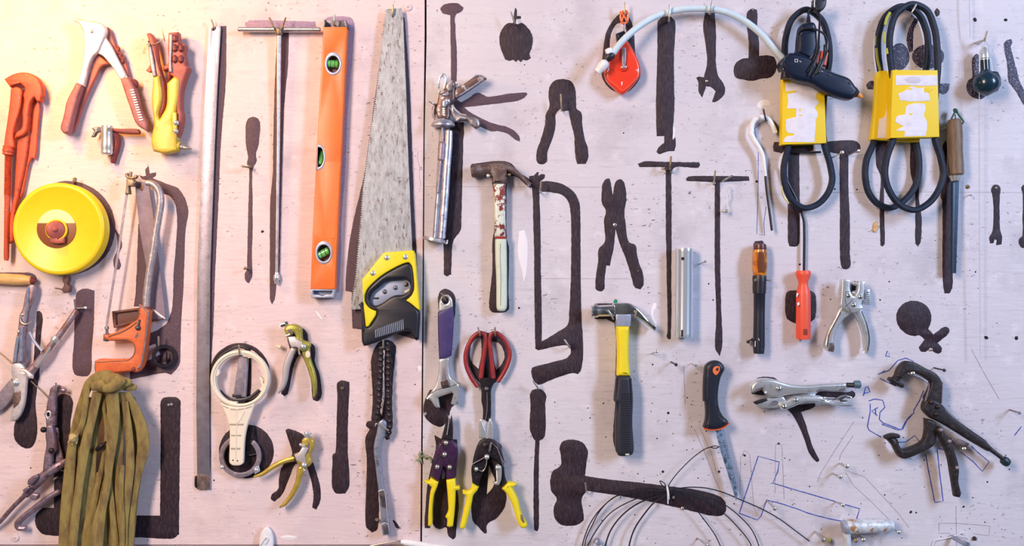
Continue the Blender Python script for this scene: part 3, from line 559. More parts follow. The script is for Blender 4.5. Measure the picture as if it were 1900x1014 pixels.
T('hand_saw', 'large handsaw with yellow and black handle hanging beside the seam', 'saw')
ledge = [(718, 17), (716, 33), (706, 115), (699, 180), (686.5, 260), (675, 352), (670, 417), (662, 510), (652, 575)]
zig = []
for (x0, y0), (x1, y1) in zip(ledge, ledge[1:]):
    n = max(2, int((y1 - y0) / 4.2))
    for i in range(n):
        t = i / n; zig.append((x0 + (x1 - x0) * t, y0 + (y1 - y0) * t)); zig.append((x0 + (x1 - x0) * (t + .75 / n) - 3.2, y0 + (y1 - y0) * (t + .75 / n)))
bl = [(745, 15), (748, 38), (754, 180), (756, 255), (765, 465), (768, 500), (768, 570), (652, 575)] + zig[::-1]
ob('blade', blade_steel, pr([(x, y, None, True) for x, y in bl], 11, 13.5, .15, holes=(ell(729, 28, 2.2, 5),), sm=False, res=0))
HP = ob('handle', blackmetal if False else black, pr('E:330,270 560,145 600,138 632,170 652,400 630,450 580,490 640,540 692,590 692,800 688,870 668,878 640,850 610,795 560,785 400,850 200,925 172,928 156,890 150,640 148,510 172,545 200,740 222,740 292,630 290,600 230,570 190,520 185,450 200,400', 6, 30, 6,
    holes=('E:230,490 250,430 320,370 380,318 470,305 570,300 606,332 610,390 560,435 460,450 330,530 270,545 240,522',)))
ob('yellow_shell', yellow, pr('E:160,298! 365,45! 640,25! 655,60! 703,590! 688,583 620,528 573,497 625,450 648,400 628,170 600,140 560,146 330,272 202,400 186,450 192,520 232,570 292,600 290,630 220,742! 195,745! 175,550!', 8, 32, 2))
ob('grey_insert', plate_grey, pr('E:225,490 245,430 315,365 378,312 470,300 572,296 612,330 616,400 562,440 465,456 332,536 270,552 235,528', 9, 16, 1), parent=HP)
ob('white_edge', cream, pr('E:555,408 608,385 606,404 565,428', 15.5, 17, .3), parent=HP)
for s in ('E:395,95', 'E:570,88', 'E:263,240'): ob('screw', satin, rv(s, 32, 5, 2), parent=PARTS[2])
for s in ('E:377,415', 'E:477,377', 'E:578,347'): ob('screw', dark_steel, rv(s, 16, 4.4, 2), parent=HP)
ob('slot', black, pr('E:268,468 318,468 322,476 316,484 268,484 264,476', 15.6, 16.6, .3), parent=HP)
ob('grip_ribs', plate_grey, *[tu([(640 + (286 + i * 17.2) / 5.07, 460 + (772 - i * 6.4) / 5.07, 30.2, True), (640 + (292 + i * 17.2) / 5.07, 460 + (845 - i * 5.0) / 5.07, 30.2, True)], .8, sub=1) for i in range(16)], parent=HP)

# long reel
T('tape_measure', 'round yellow reel tape measure with brown crank', 'tape measure')
def disc(cx, cy, r0, d0, d1, prof): return la(st(cx, cy, d1, d0), (cx, cy, d1), [(f, r0 * q) for f, q in prof], 90)
ob('case', tape_yellow, disc(108, 425, 84, 10, 36, [(0, .9), (.04, .97), (.12, 1), (.30, 1), (.34, .985), (.38, 1), (.86, 1), (.94, .985), (1, .955), (1.0, .93), (1.02, .925), (1.02, .9), (1.0, .89)]))
ob('hub_plate', M('brown reel hub', (.24, .075, .02), .4), pr(ell(104.5, 425, 36.5, 36), 35.5, 37.2, .4))
hb = PARTS[-1]
ob('window', M('pale yellow label', (.92, .80, .36), .5), pr(ell(104.5, 425, 36.5, 36, 0, 30, 197, 343), 37, 37.6, .2, sm=False), parent=hb)
ob('crank_ring', tape_yellow, pr(ell(104, 427, 20.5), 37, 42, 1.5, holes=(ell(104, 427, 16.5),)), parent=hb)
ob('crank', grip_red, la((104, 427, 37), (104, 427, 48), [(0, 17), (.5, 16.5), (.8, 15), (1, 11)]), pr('f:355,745 385,720 420,760 465,740 460,785 400,790 360,780', 38, 46, 2), rv('f:398,688', 48, 5, 3), parent=hb)
ob('hook_end', brown_wood, pr('F:590,70 640,62 645,100 630,140 655,160 650,215 595,225 580,190 600,140 585,110', 6, 18, 2), tu('F:520,178 560,185 600,195', 1.2, 14), rv('F:610,75', 18, 3))

T('chisel', 'pale wooden tool handle poking in at the left edge', 'hand tool')
ob('handle', pale_wood, la((-40, 516, 12), (62, 521, 12), [(0, 7), (.2, 9), (.5, 10.6), (.8, 10), (.95, 8), (1, 5)]))
ob('tip', maroon, la((56, 520.5, 12), (66, 521.5, 12), [(0, 7.4), (.6, 6.5), (1, 3)]))

T('hack_saw', 'hacksaw with chipped orange grip and grey curved tube frame', 'saw')
ob('frame_tube', M('worn grey tube', (.40, .36, .38), .42, .5, (.62, .58, .56), 130, (.5, .66), .2, 300), tu('I:455,160 500,168 535,200 556,250 560,300 545,410 520,560 500,700 480,810 455,1014 J:452,200', [5.5, 6, 6.4, 6.6, 6.8, 6.8, 6.8, 6.8, 6.8, 6.8, 6.8], 26, n=14))
ob('blade', slate, tu('I:306,245 240,690 190,1000 J:152,365', 1, 24, flat=(2.4, .5), sm=False, n=8))
ob('tensioner', brass, pr('I:300,130 362,140 356,188! 318,186 325,245 290,245 298,186', 18, 30, 2), la((164 + 80, 334, 24), (252, 340, 24), [(0, 4), (1, 4)]))
ob('wing_nut', brass, pr('I:290,90 308,84 318,110 330,115 352,112 368,98 385,104 378,124 350,132 315,130 296,120', 20, 28, 2), la((243, 319, 24), (241.5, 332, 24), [(0, 2.6), (.2, 3), (1, 3)]))
GP = ob('grip', saw_orange, pr('J:400,185! 472,232! 455,400 440,520 412,655 372,697 336,690 230,700 75,716 65,690 63,620 78,600 200,600 322,590 352,560 350,482 322,458 160,458 128,440 132,408 162,410 260,375 330,330 380,298', 14, 36, 4))
ob('grip_rim', slate, tu('J:470,240 452,400 436,520 408,650 385,665', 1.6, 36), tu('J:470,240,36 400,187,36', 1.4), tu('J:72,610 68,660 76,708', 1.4, 34), parent=GP)
ob('grip_groove', M('brown paint wear', (.26, .09, .05), .6), tu('J:170,425 260,395 340,350 380,320', 1.6, 35.6), tu('J:170,452 320,452 358,480 360,560 325,600 200,612 80,620', 1, 35.6), parent=GP)
ob('wing_bolt', dark_steel, rv('J:390,360', 36, 5, 5), tu('J:400,300 395,330 390,350', 2, 37), parent=GP)
ob('blade_pin', dark_steel, pr('J:128,408 158,405 160,440 150,465 126,460', 20, 34, 1.5), la((198, 606, 26), (199, 622, 26), [(0, 3), (.3, 4), (.35, 2.4), (1, 2.6)]))
ob('grip_eye', maroon, riv(160 + 360 / 4.056, 520 + 670 / 4.056, 36, 4.5, 1.5), parent=GP)

T('old_hand_saw', 'grey tapering saw blade with dark box handle behind the hacksaw', 'saw')
ob('blade', M('mauve grey saw plate', (.25, .195, .25), .5, .3, (.20, .155, .205), 60, (.45, .62), .1, 250, c3=(.20, .13, .15), s3=170, t3=(.68, .72)), pr('I:365,152! 470,155! 480,235 495,320 540,700 578,1000 J:598,290! 470,300! I:452,800 425,650 400,500 375,250', 9, 12, .4, holes=('I:412,160 428,160 426,215 418,224 412,215',)))
ob('blade_edge', silver, pr('J:500,215 560,260 596,288 594,296 540,270 490,228', 11.5, 13, .4), parent=PARTS[-1])
ob('handle', brown_wood, pr('J:190,236! 395,208! 480,300! 592,293! 470,322! 402,312! 205,362!', 4, 12, 1.5, holes=('J:215,250! 388,228! 385,300! 222,342!',), sm=False), pr('J:205,245! 395,222! 392,306! 215,350!', 3.5, 6, .3, sm=False))

T('pipe_ring', 'dark metal ring on a nail below the orange hacksaw grip', 'ring')
ob('ring', blackmetal, la((304.5, 662, 4), (304.5, 662, 14), [(0, 15.5), (0, 20), (.15, 21.8), (.85, 21.8), (1, 20), (1, 15.5), (.8, 14.6), (.2, 14.6), (0, 15.5)], 48, False))
ob('inner_key', blackmetal, pr('J:600,545! 606,610! 570,620! 575,600! 598,580!', 6, 12, .6, sm=False))

T('sheep_shears', 'splayed pale metal cutters with pointed blades at the left', 'cutters')
ob('lever', M('worn mauve steel lever', (.38, .32, .40), .4, .5, (.30, .16, .13), 70, (.42, .62), .25, 300, c3=(.75, .70, .76), s3=120, t3=(.64, .7)), pr('F:262,155 285,142 318,150 322,175 295,300 262,370 245,500 222,700 215,885 112,892 122,800 150,640 165,560 180,430 205,380 235,230', 8, 20, 3), label='upright lever')
ob('inner_rod', blued, tu('F:205,545 200,700 195,860', [3.2, 3.6, 3.8], 21), tu('F:170,640 150,780 140,870', [3, 3.4, 3.4], 21), tu('F:265,170 258,350 235,500', [2, 2.2, 2.2], 21), parent=PARTS[-1])
ob('lever', PARTS[0].data.materials[0], tu('F:715,382 690,430 560,620 430,780 350,890 285,965', [3.6, 5.2, 5.6, 6, 7, 8.5], 14, flat=(1, .8)), label='slanting lever')
ob('collar', satin, la((100, 634, 14), (106, 625, 14), [(0, 7), (.3, 7.6), (.7, 7), (1, 6)]), tu('F:345,920 430,810 470,740', [3, 3, 2], 19), parent=PARTS[-1])
ob('blade', silver, pr('G:105,0 F:130,880 200,890 240,960 G:262,60 250,140 240,260 215,400 180,475 135,518 90,520 110,400 128,280 112,130', 10, 18, 2.5), label='broad lower blade')
ob('worn_patch', rust, pr('G:130,260 200,230 190,330 130,400 120,330', 17.8, 18.4, .2, jit=1), parent=PARTS[-1])
ob('blade', slate, pr('G:100,118 128,170 118,300 60,370 0,425 -60,460 -60,330 0,240', 6, 11, 1.5), label='blade pointing off to the left')
ob('pivot_bolt', satin, rv('G:150,155', 18, 6.4, 5)); ob('hinge_block', silver, pr('F:190,930 250,950 300,1000 G:296,120 255,112 230,70 200,40', 12, 22, 3))
ob('strut', plate_grey, tu('F:278,595 330,690 395,768', 2.6, 22)); ob('bracket', zinc, tu('F:188,455 200,495 225,515 270,512 295,495', 1.6, 23), rv('F:215,428', 20, 3.4), rv('F:180,590', 20, 3.4))

T('tie_wire', 'thin rusty wire passing behind the splayed cutters', 'wire')
ob('wire', brass, tu('F:-30,765,4 0,793,5 50,835,6 110,890,7', .9), tu('G:290,140,7 370,215,6 450,295,5', 1))

T('lever_pliers', 'dark jointed lever tool left of the hanging green strap', 'hand tool')
LP = M('mauve dark steel', (.24, .17, .21), .36, .55, (.34, .28, .36), 60, (.45, .62), .2, 300, c3=(.12, .05, .04), s3=110, t3=(.56, .68))
ob('upper_arm', LP, pr('G:460,250 470,210 500,185 545,182 560,195 535,235 520,280 518,420 512,560 480,575 430,562 425,480 440,340', 8, 20, 3, holes=('G:432,455 445,430 465,428 475,450 468,478 448,485',)))
ob('eye_rim', silver, tu('G:432,455 445,430 465,428 475,450 468,478 448,485', 1.6, 20, closed=True), parent=PARTS[-1])
ob('lower_arm', LP, pr('G:430,560 485,558 500,640 520,740 515,800 485,840 475,960 395,1010 410,860 430,740 422,640', 10, 24, 3))
ob('back_link', LP, pr('G:520,570 545,590 550,720 580,830 590,940 500,960 530,800 512,680', 6, 12, 2))
for s in ('G:410,598', 'G:485,795'): ob('bolt', blackmetal, rv(s, 23, 5.5, 6))
ob('hook_pin', LP, la((104, 724, 14), (122, 725, 14), [(0, 2.5), (.6, 2.8), (.7, 4.5), (.95, 4), (1, 3)]))
ob('screw_rod', LP, tu('H:-60,840,12 0,785,14 120,650,16 235,535,18', [3.6, 4, 4.2, 4.5]), tu('H:240,535,18 340,430,20 450,330,20 560,255,18 620,210,14', [6.5, 8, 7.5, 8, 5]))
RR = PARTS[-1]
ob('thread', silver, la((114, 859, 15), (122, 855, 14), [(0, 3), (.2, 3.8), (.4, 3), (.6, 3.8), (.8, 3), (1, 3.6)], 14), parent=RR)
ob('slide_bar', LP, tu('H:270,420 340,400 400,330 465,275', [4, 3.6, 3.6, 3], 16), pr('H:255,400 290,365 345,340 355,365 300,435 265,440', 20, 34, 3), pr('H:205,490 260,450 290,465 230,520', 22, 32, 2.5), pr('H:265,560 300,520 360,530 358,560 320,588 290,580', 22, 32, 2.5))
ob('hook', LP, tu('H:560,500 500,530 430,580 300,680 200,760 165,810 175,840 240,845', [5, 5.6, 5.8, 6, 6, 6, 5.6, 5], 14), pr('H:490,390 520,365 540,375 500,405', 12, 22, 2))

T('webbing_strap', 'knotted bundle of olive green webbing hanging at bottom left', 'strap')
def strand(s, r, d, fl=(1, .32), ends=True): return tu(s, r, d, flat=fl, n=12, sub=5)
for s, r, d in (('M:185,120 140,260 108,410 92,560 75,750 62,950 55,1130', [7, 7, 8, 10, 11, 11, 11], 36), ('M:245,150 205,320 168,500 148,640 130,780 112,950 100,1130', [9, 9, 9, 8, 8, 8, 8], 42), ('M:335,140 335,290 328,420 310,560 300,690 270,800 245,950 235,1130', [9, 12, 10, 8, 6, 9, 12, 12], 46),
                ('M:262,160 235,380 225,500 212,700 190,850 160,1130', [7, 5, 5, 6, 7, 8], 30), ('M:272,170 295,380 270,560 235,720 205,850 190,950 180,1130', [4, 3, 4, 6, 9, 10, 10], 34), ('M:385,150 372,330 365,520 368,700 370,900 365,1130', [8, 9, 9, 8, 8, 8], 36),
                ('M:410,150 465,260 500,380 502,480 480,570 462,660 440,780 425,950 415,1130', [6, 9, 11, 11, 9, 7, 8, 9, 9], 38), ('M:400,200 425,400 430,560 415,700 400,850 392,1130', [6, 7, 8, 8, 7, 7], 43), ('M:310,620 325,760 335,880 345,1000 350,1130', [4, 5, 6, 7, 7], 40), ('M:385,560 380,720 385,880 380,1130', [4, 4, 5, 5], 47),
                ('M:190,115 175,220 160,320 130,375 112,400', [5, 5, 5, 5, 7], 47)):
    ob('strand', webbing, strand(s, r, d))
for s, r, d in (('M:160,210 122,420 108,600 92,800 84,1130', [8, 10, 12, 12, 12], 30), ('M:215,180 185,400 155,650 140,850 130,1130', [9, 11, 11, 11, 11], 31), ('M:345,170 350,420 330,640 300,850 285,1130', [12, 13, 16, 18, 18], 29), ('M:430,180 462,360 465,520 435,750 405,1130', [9, 12, 13, 13, 12], 30), ('M:262,600 245,760 225,900 205,1130', [7, 11, 12, 13], 29), ('M:205,470 200,640 180,820 165,1130', [8, 10, 10, 10], 28), ('M:275,150 250,260 235,330', [12, 10, 7], 29), ('M:305,160 330,300 345,420', [12, 12, 8], 29)):
    ob('strand', webbing, strand(s, r, d))
ob('top_fold', webbing, strand('M:175,170 195,110 240,72 300,55 350,85', [6, 9, 11, 11, 10], 42, (1, .5)), strand('M:215,115 270,110 340,115 400,90 435,90', [8, 11, 12, 9, 5], 48, (1, .5)), strand('M:360,95 410,112 462,122', [9, 9, 5], 40, (1, .5)))
ob('knot', webbing, la((190, 703, 42), (240, 713, 46), [(0, 5), (.2, 12), (.5, 14), (.8, 10), (1, 5)]), strand('M:280,128 320,120 380,85 400,80', [6, 9, 8, 4], 56, (1, .5)))
ob('frayed_end', M('pale frayed webbing', (.52, .42, .20), .9, 0, (.36, .28, .12), 200, (.45, .6), .5, 700), la((131, 806, 47), (141, 821, 49), [(0, 3), (.3, 7), (.6, 8.5), (.85, 6), (1, 2)]), *[tu([(133 + i * 2.4, 815, 48 + (i % 2) * 2, True), (126 + i * 4, 822 + (i % 3) * 2, 48, True)], [2.4, 1.4], sub=1) for i in range(5)])
ob('buckle_pin', blackmetal, la((179, 836, 38), (197, 821, 44), [(0, 3), (.3, 5.5), (.6, 4.2), (.7, 2.4), (1, 2)]))

T('ring_spanner', 'cream plastic ring spanner with ribbed handle', 'spanner')
ob('ring', cream, pr([*ell(444.6, 704, 55, 53.5, n=60)], 12, 24, 2, holes=([*ell(444.6, 705, 45.2, 45.5, n=60)],)))
RI = PARTS[-1]
ob('ring_lip', cream, pr([*ell(444.6, 703.6, 52.5, 51, n=60)], 23, 26, .8, holes=([*ell(444.6, 704, 49.6, 48.4, n=60)],)), parent=RI)
for s in ('K:285,150 350,165 352,182 325,184 320,176 285,172', 'K:80,262 108,270 110,300 98,318 68,322', 'K:412,320 440,345 436,375 418,378 420,350 410,345', 'K:430,370 452,378 446,430 418,428 415,408 428,400', 'K:178,505 205,512 240,514 236,532 172,530'): ob('lug', cream, pr(s, 12, 22, .8, sm=False), parent=RI)
ob('handle', cream, pr('K:112,512! 165,540 250,548 340,535 385,505! 350,600 318,690 300,780 290,950 285,978 268,990 205,990 186,975 184,850 182,700 155,610', 14, 24, 2))
HD = PARTS[-1]
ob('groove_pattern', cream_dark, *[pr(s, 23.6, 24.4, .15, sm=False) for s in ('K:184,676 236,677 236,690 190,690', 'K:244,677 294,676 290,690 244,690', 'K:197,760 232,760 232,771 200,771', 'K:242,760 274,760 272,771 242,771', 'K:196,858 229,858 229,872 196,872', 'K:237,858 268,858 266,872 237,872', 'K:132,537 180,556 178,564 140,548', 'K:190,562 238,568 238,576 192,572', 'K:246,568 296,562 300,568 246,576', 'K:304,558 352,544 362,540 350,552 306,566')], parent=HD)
ob('handle_ribs', cream, tu('K:240,570 240,680 238,760 236,860 234,935', .8, 24.3), tu('K:300,580 262,650 245,670', 1, 24.3), parent=HD)
for s in ('K:214,951', 'K:247,955'): ob('pin_hole', hole_dark, rv(s, 23.8, 1.7, .6), parent=HD)

T('strap_wrench', 'grey bar with black strap hanging inside the cream ring', 'wrench')
ob('bar', slate, pr('K:255,165! 328,182! 310,478! 215,465!', 4, 10, 1, sm=False)); ob('bar_edge', plate_grey, tu('K:314,190 300,470', 1.2, 10.4), parent=PARTS[-1])
ob('strap', black, tu('K:330,115 262,95 170,130 95,205 62,300', 1, 5, flat=(2.4, 1.5)), tu('K:110,430 180,490 260,500 340,480 410,425', 1, 7, flat=(3.4, 1.5)), pr('K:205,455! 275,460! 270,482! 205,480!', 6, 11, 1, sm=False))
ob('ladder_grip', blackmetal, pr('K:312,690! 362,690! 388,905! 305,925!', 3, 7, 1, sm=False), tu('K:340,690 345,910', .8, 7.4), tu('K:318,712 362,705', .7, 7.4), tu('K:308,812 375,805', .7, 7.4), tu('K:365,692 388,905', 1, 7.4), tu('K:308,922 388,905', 1, 7.4))

T('ring_pliers', 'blue grey toothed clamp ring below the cream handle', 'clamp')
cx, cy = 380 + 250 / 3.84, 750 + 375 / 3.84
arc = lambda r, a0, a1, n: [(cx + r * math.cos(math.radians(a0 + (a1 - a0) * i / n)), cy + r * 1.0 * math.sin(math.radians(a0 + (a1 - a0) * i / n)), None, True) for i in range(n + 1)]
ob('jaw', slate, pr(arc(39, 110, 252, 36) + arc(30, 252, 110, 36), 4, 10, 1, sm=False), label='left jaw'); J1 = PARTS[-1]
ob('jaw', slate, pr(arc(39.4, -50, 112, 40) + arc(30.5, 112, -50, 40), 6, 12, 1, sm=False), label='right and lower jaw'); J2 = PARTS[-1]
ob('teeth', dark_steel, *[pr([(cx + r * math.cos(math.radians(a)), cy + r * math.sin(math.radians(a)), None, True) for r, a in ((30.6, t - 2), (30.6, t + 2), (28.2, t))], 5, 11, .2, sm=False, res=0) for t in range(96, 240, 6)], parent=J1)
ob('pivot', satin, rv('q:368,470', 12, 4, 2)); ob('pivot', satin, rv('q:125,450', 11, 4, 2)); ob('joint_plate', plate_grey, pr('q:345,455 385,440 395,480 355,505', 11, 13, .8), parent=J2)

def pruner(name, label, cat, knob, head, face, grips, pivot, extra, m, knobm):
    T(name, label, cat)
    ob('head', m, pr(head, 10, 28, 4)); h = PARTS[-1]
    ob('steel_face', silver, pr(face, 24, 31, 1.5), parent=h)
    for s, mm, lab in grips: ob('grip', mm, s, label=lab)
    ob('pivot', satin, rv(pivot, 30, 5, 3))
    return h
h = pruner('hole_pliers', 'olive eyelet pliers hanging upright above the gold ones', 'pliers', None,
    'l:572,470 590,450 640,438 690,462 697,510 705,555 752,572 758,600 735,625 700,640 685,600 650,545! 655,525 640,498! 620,520! 585,515! 575,490',
    'l:600,530! 648,525! 665,545! 705,570! 690,625! 662,603! 625,605! 610,575!', ((pr('l:622,605! 668,618! 640,670 612,745 592,850 572,900 532,944 525,935 552,860 568,720 598,650', 10, 20, 3), M('grey painted lever', (.50, .49, .52), .4, .4), 'grey painted left grip'), (pr('l:700,640 715,600 755,608 762,690 792,785 806,870 798,950 780,976 774,890 738,760', 10, 24, 4), olive, 'olive right grip')), 'l:715,600', None, olive, None)
ob('punch_knob', chrome, la((521, 604, 22), (535, 599.5, 22), [(0, 4), (.05, 5), (.6, 5), (.65, 4.4), (1, 3.6)]))
ob('pivot_boss', olive, rv('l:715,594', 26, 10, 3.5), parent=h); ob('maker_disc', cream, pr(ell(571, 658, 4.5, 6.6), 23.5, 24.6, .3))
ob('jaw_slot', vial_dark, pr('l:600,478! 622,470! 640,505! 632,512! 605,495!', 27, 28.6, .3, sm=False), parent=h); ob('jaw_pin', satin, la((530, 624, 28), (538, 621, 28), [(0, 1.6), (1, 1.6)], 12), tu('l:680,615 685,655', 1.6, 26))
h = pruner('hole_pliers', 'gold painted eyelet pliers with one handle swung out left', 'pliers', None,
    'q:688,262 710,240 742,238 772,262 776,305 748,372 758,425 722,458 690,455 648,412 632,362 672,345 690,300',
    'q:638,366! 672,345! 700,302! 738,318! 714,370! 722,425! 690,425! 650,400!', ((tu('q:640,388 560,410 480,452 410,500 350,520', [4.8, 4.8, 4.6, 3.8, 1.6], 18, flat=(1, .9), n=12), gold, 'gold grip swung out to the left'), (pr('q:662,450 690,440 716,470 690,520 678,565 632,662 570,732 530,748 526,740 588,662 638,560', 10, 24, 4), gold, 'gold grip hanging down')), 'q:708,437', None, gold, None)
ob('punch_knob', satin, pr('q:708,200 722,205 732,192 742,206 758,208 752,222 760,232 742,234 712,236 706,222', 18, 30, 1.5), la((570.5, 813, 24), (571, 806, 24), [(0, 5), (1, 4.6)]))
ob('jaw_slot', vial_dark, pr('q:738,275! 748,280! 738,345! 722,360! 725,310!', 27.4, 28.6, .3, sm=False), parent=h); ob('jaw_pin', satin, la((556, 825, 30), (566, 829, 30), [(0, 2.6), (.2, 3), (1, 3)], 14))
ob('wire_ring', dark_steel, tu('q:622,365 640,385 640,415', 1.2, 26)); ob('spring_leaf', silver, tu('q:716,470 690,490 680,510', 1.4, 22))

T('chain_wrench', 'chain wrench with blue grey handle hanging below the handsaw', 'wrench')
links = []
def chain(s, lab):
    pts = spline([(q[0], q[1], 12, False) for q in S(s)], False, 12)
    L = [0]
    for a, b in zip(pts, pts[1:]): L.append(L[-1] + math.hypot(b[0] - a[0], b[1] - a[1]))
    n = int(L[-1] / 11); g = []; pn = []
    def at(t):
        for i in range(len(L) - 1):
            if L[i] <= t <= L[i + 1]:
                f = (t - L[i]) / max(L[i + 1] - L[i], 1e-6); return [pts[i][k] + (pts[i + 1][k] - pts[i][k]) * f for k in range(2)]
        return pts[-1][:2]
    for i in range(n):
        a, b = at(i * 11), at(i * 11 + 11); dx, dy = b[0] - a[0], b[1] - a[1]; l = math.hypot(dx, dy) or 1; nx, ny = -dy / l, dx / l
        w, q = 5.2, 3.2; dd = 12 if i % 2 else 15
        pl_ = [(a[0] + nx * w, a[1] + ny * w), ((a[0] + b[0]) / 2 + nx * q, (a[1] + b[1]) / 2 + ny * q), (b[0] + nx * w, b[1] + ny * w), (b[0] + dx / l * 4, b[1] + dy / l * 4), (b[0] - nx * w, b[1] - ny * w), ((a[0] + b[0]) / 2 - nx * q, (a[1] + b[1]) / 2 - ny * q), (a[0] - nx * w, a[1] - ny * w), (a[0] - dx / l * 4, a[1] - dy / l * 4)]
        g.append(pr([(x, y, None, False) for x, y in pl_], dd, dd + 3, .5, res=1)); pn.append(riv(a[0], a[1], 17.6, 1.7, 1.0))
    o = ob('chain', blackmetal, *g, label=lab); ob('chain_pins', dark_steel, *pn, parent=o)
chain('l:1278,610 1275,680 1272,800 1262,900 1262,1014 q:1232,60 1230,130', 'left run of chain'); chain('l:1325,580 1330,680 1328,860 1332,1014 q:1312,60 1318,180 1292,265', 'right run of chain')
ob('handle', blued, pr('q:1240,130 1265,112 1290,130 1290,190 1285,215 1260,290 1255,400 1275,600 1300,750 1322,935 1268,942 1258,850 1240,650 1215,450 1203,300 1225,200', 8, 22, 2.5)); HC = PARTS[-1]
ob('handle_slot', dark_steel, pr('q:1240,622 1275,618 1290,740 1262,735', 21.6, 22.6, .3), parent=HC); ob('handle_slot', dark_steel, pr('q:1265,870 1305,865 1308,925 1280,930', 21.6, 22.6, .3), parent=HC)
ob('handle_rim', silver, tu('q:1238,625 1255,615 1278,618 1295,745 1312,900', .8, 22.4), tu('q:1268,930 1262,860 1290,850 1310,865', .8, 22.4), parent=HC)
ob('stamp', dark_steel, *[tu(s, .9, 22.3, sm=False) for s in ('q:1218,378 1232,386 1218,396', 'q:1220,402 1234,410 1222,418', 'q:1226,422 1236,432 1224,440')], parent=HC)
ob('wire_loop', zinc, tu('q:1215,160 1220,142 1260,160 1310,190', 1.3, 25))

T1('screw_hook', 'white pointed plastic hook at the bottom edge of the pink board', 'hook', white, pr('q:385,1030! 395,930 420,890 445,878 470,910 485,960 485,1030!', 3, 12, 3), tu('q:395,1005 420,970 440,950 450,965 430,1000', 1.6, 13))
T('scraper', 'white handled tool lying along the bottom edge below the seam', 'hand tool')
ob('handle', white, la((744, 1006, 12), (840, 1022, 12), [(0, 4), (.1, 6), (.9, 6.5), (1, 5)])); ob('rod', zinc, tu('q:1180,1014 1240,1000 1320,985 1370,975 1410,985', 1.5, 12))
# ---------------------------------------------------------------- tools on the mauve board
T('caulking_gun', 'paint splashed steel caulking gun hanging beside the seam', 'caulking gun')
dirty = M('dirty chrome', (.30, .27, .29), .34, .6, (.58, .56, .60), 80, (.45, .6), .3, 300, c3=(.16, .08, .06), s3=95, t3=(.56, .62))
splash = M('paint splashed steel', (.44, .46, .58), .32, .6, (.74, .72, .78), 70, (.50, .58), .3, 300, c3=(.16, .15, .23), s3=60, t3=(.58, .66))
dirty_dark = M('rusty dark splashed metal', (.16, .10, .09), .38, .5, (.52, .50, .54), 85, (.57, .64), .35, 300)
ob('barrel_rail', blued, tu('h:245,-25 240,60 225,300 205,500 188,745', [5.6] * 5, 16, flat=(1, .8)), label='left rail'); ob('barrel_rail', splash, tu('h:285,-25 282,60 268,250 255,450 232,750', [7, 7.5, 7.5, 7.5, 7], 19, flat=(1, .8)), label='right rail')
ob('trough', dark_steel, pr('h:215,-25! 290,-25! 240,755! 170,755!', 4, 10, 2, sm=False)); ob('plunger_rod', slate, tu('D:245,690 h:240,40 225,200 205,420', 2.6, 22), la((821, 263, 20), (818.5, 300, 20), [(0, 4), (.1, 7), (.9, 7), (1, 4)]))
ob('front_plate', splash, la((807, 442, 15), (805.5, 449, 15), [(0, 17), (.1, 21), (.8, 21), (1, 19)]), tu('h:245,775 268,790 275,765', 1.6, 22))
ob('back_plate', splash, la((822, 224, 16), (822, 236, 16), [(0, 17), (.25, 19), (.5, 21.5), (.85, 22), (1, 19)]), la((820, 212, 16), (820, 224, 16), [(0, 11), (.2, 12), (.9, 12), (1, 16)], 6))
ob('body', dirty_dark, pr('D:205,320 270,300 315,190 370,165 390,210 385,300 380,400 335,450 330,560 320,610 190,610 175,500 190,400', 8, 28, 5))
BD = PARTS[-1]
ob('body_cap', dirty, pr('D:275,235 310,185 350,165 388,185 380,230 345,290 310,300 280,270', 24, 33, 4), parent=BD); ob('rivet', splash, rv('D:300,410', 28, 6, 6), parent=BD); ob('catch', splash, pr('D:240,400 290,380 305,430 270,480 240,470', 26, 34, 3), pr('D:240,330 310,300 320,330 300,345 240,345', 26, 31, 1.5), parent=BD)
ob('spring', satin, tu([(813 + (i % 2) * 13, 192 + i * 2.0, 26 + (2 if i % 2 else -2), False) for i in range(12)], 1.5, sub=4))
ob('hook_rod', satin, tu('D:200,260,18 205,200,20 225,130,20 255,108,20 282,140,20 280,200,20 262,270,20', 2.6), pr('D:190,310 205,280 225,290 215,320', 14, 22, 2))
ob('rear_handle', dirty_dark, pr('D:385,270 480,215 605,128 640,118 700,128 738,150 705,170 560,270 400,375 375,380', 10, 24, 3)); ob('handle_edge', splash, tu('D:605,130 640,120 700,130 735,150', 1.6, 24), tu('D:400,365 560,262 700,165', 1.4, 24), tu('D:395,220 430,225 400,260', 1.2, 22), parent=PARTS[-1])
ob('trigger', dirty, pr('D:330,450 360,490 420,545 500,565 580,580 640,605 662,650 655,700 625,712 560,672 520,632 460,620 395,632 340,560', 10, 26, 5)); ob('trigger_edge', silver, tu('D:350,455 390,500 440,545 510,565', 1.5, 26), tu('D:400,620 450,590 500,600', 2, 27), parent=PARTS[-1])
ob('back_bow', slate, tu('D:175,440 150,500 150,570 175,615', 3, 12), )

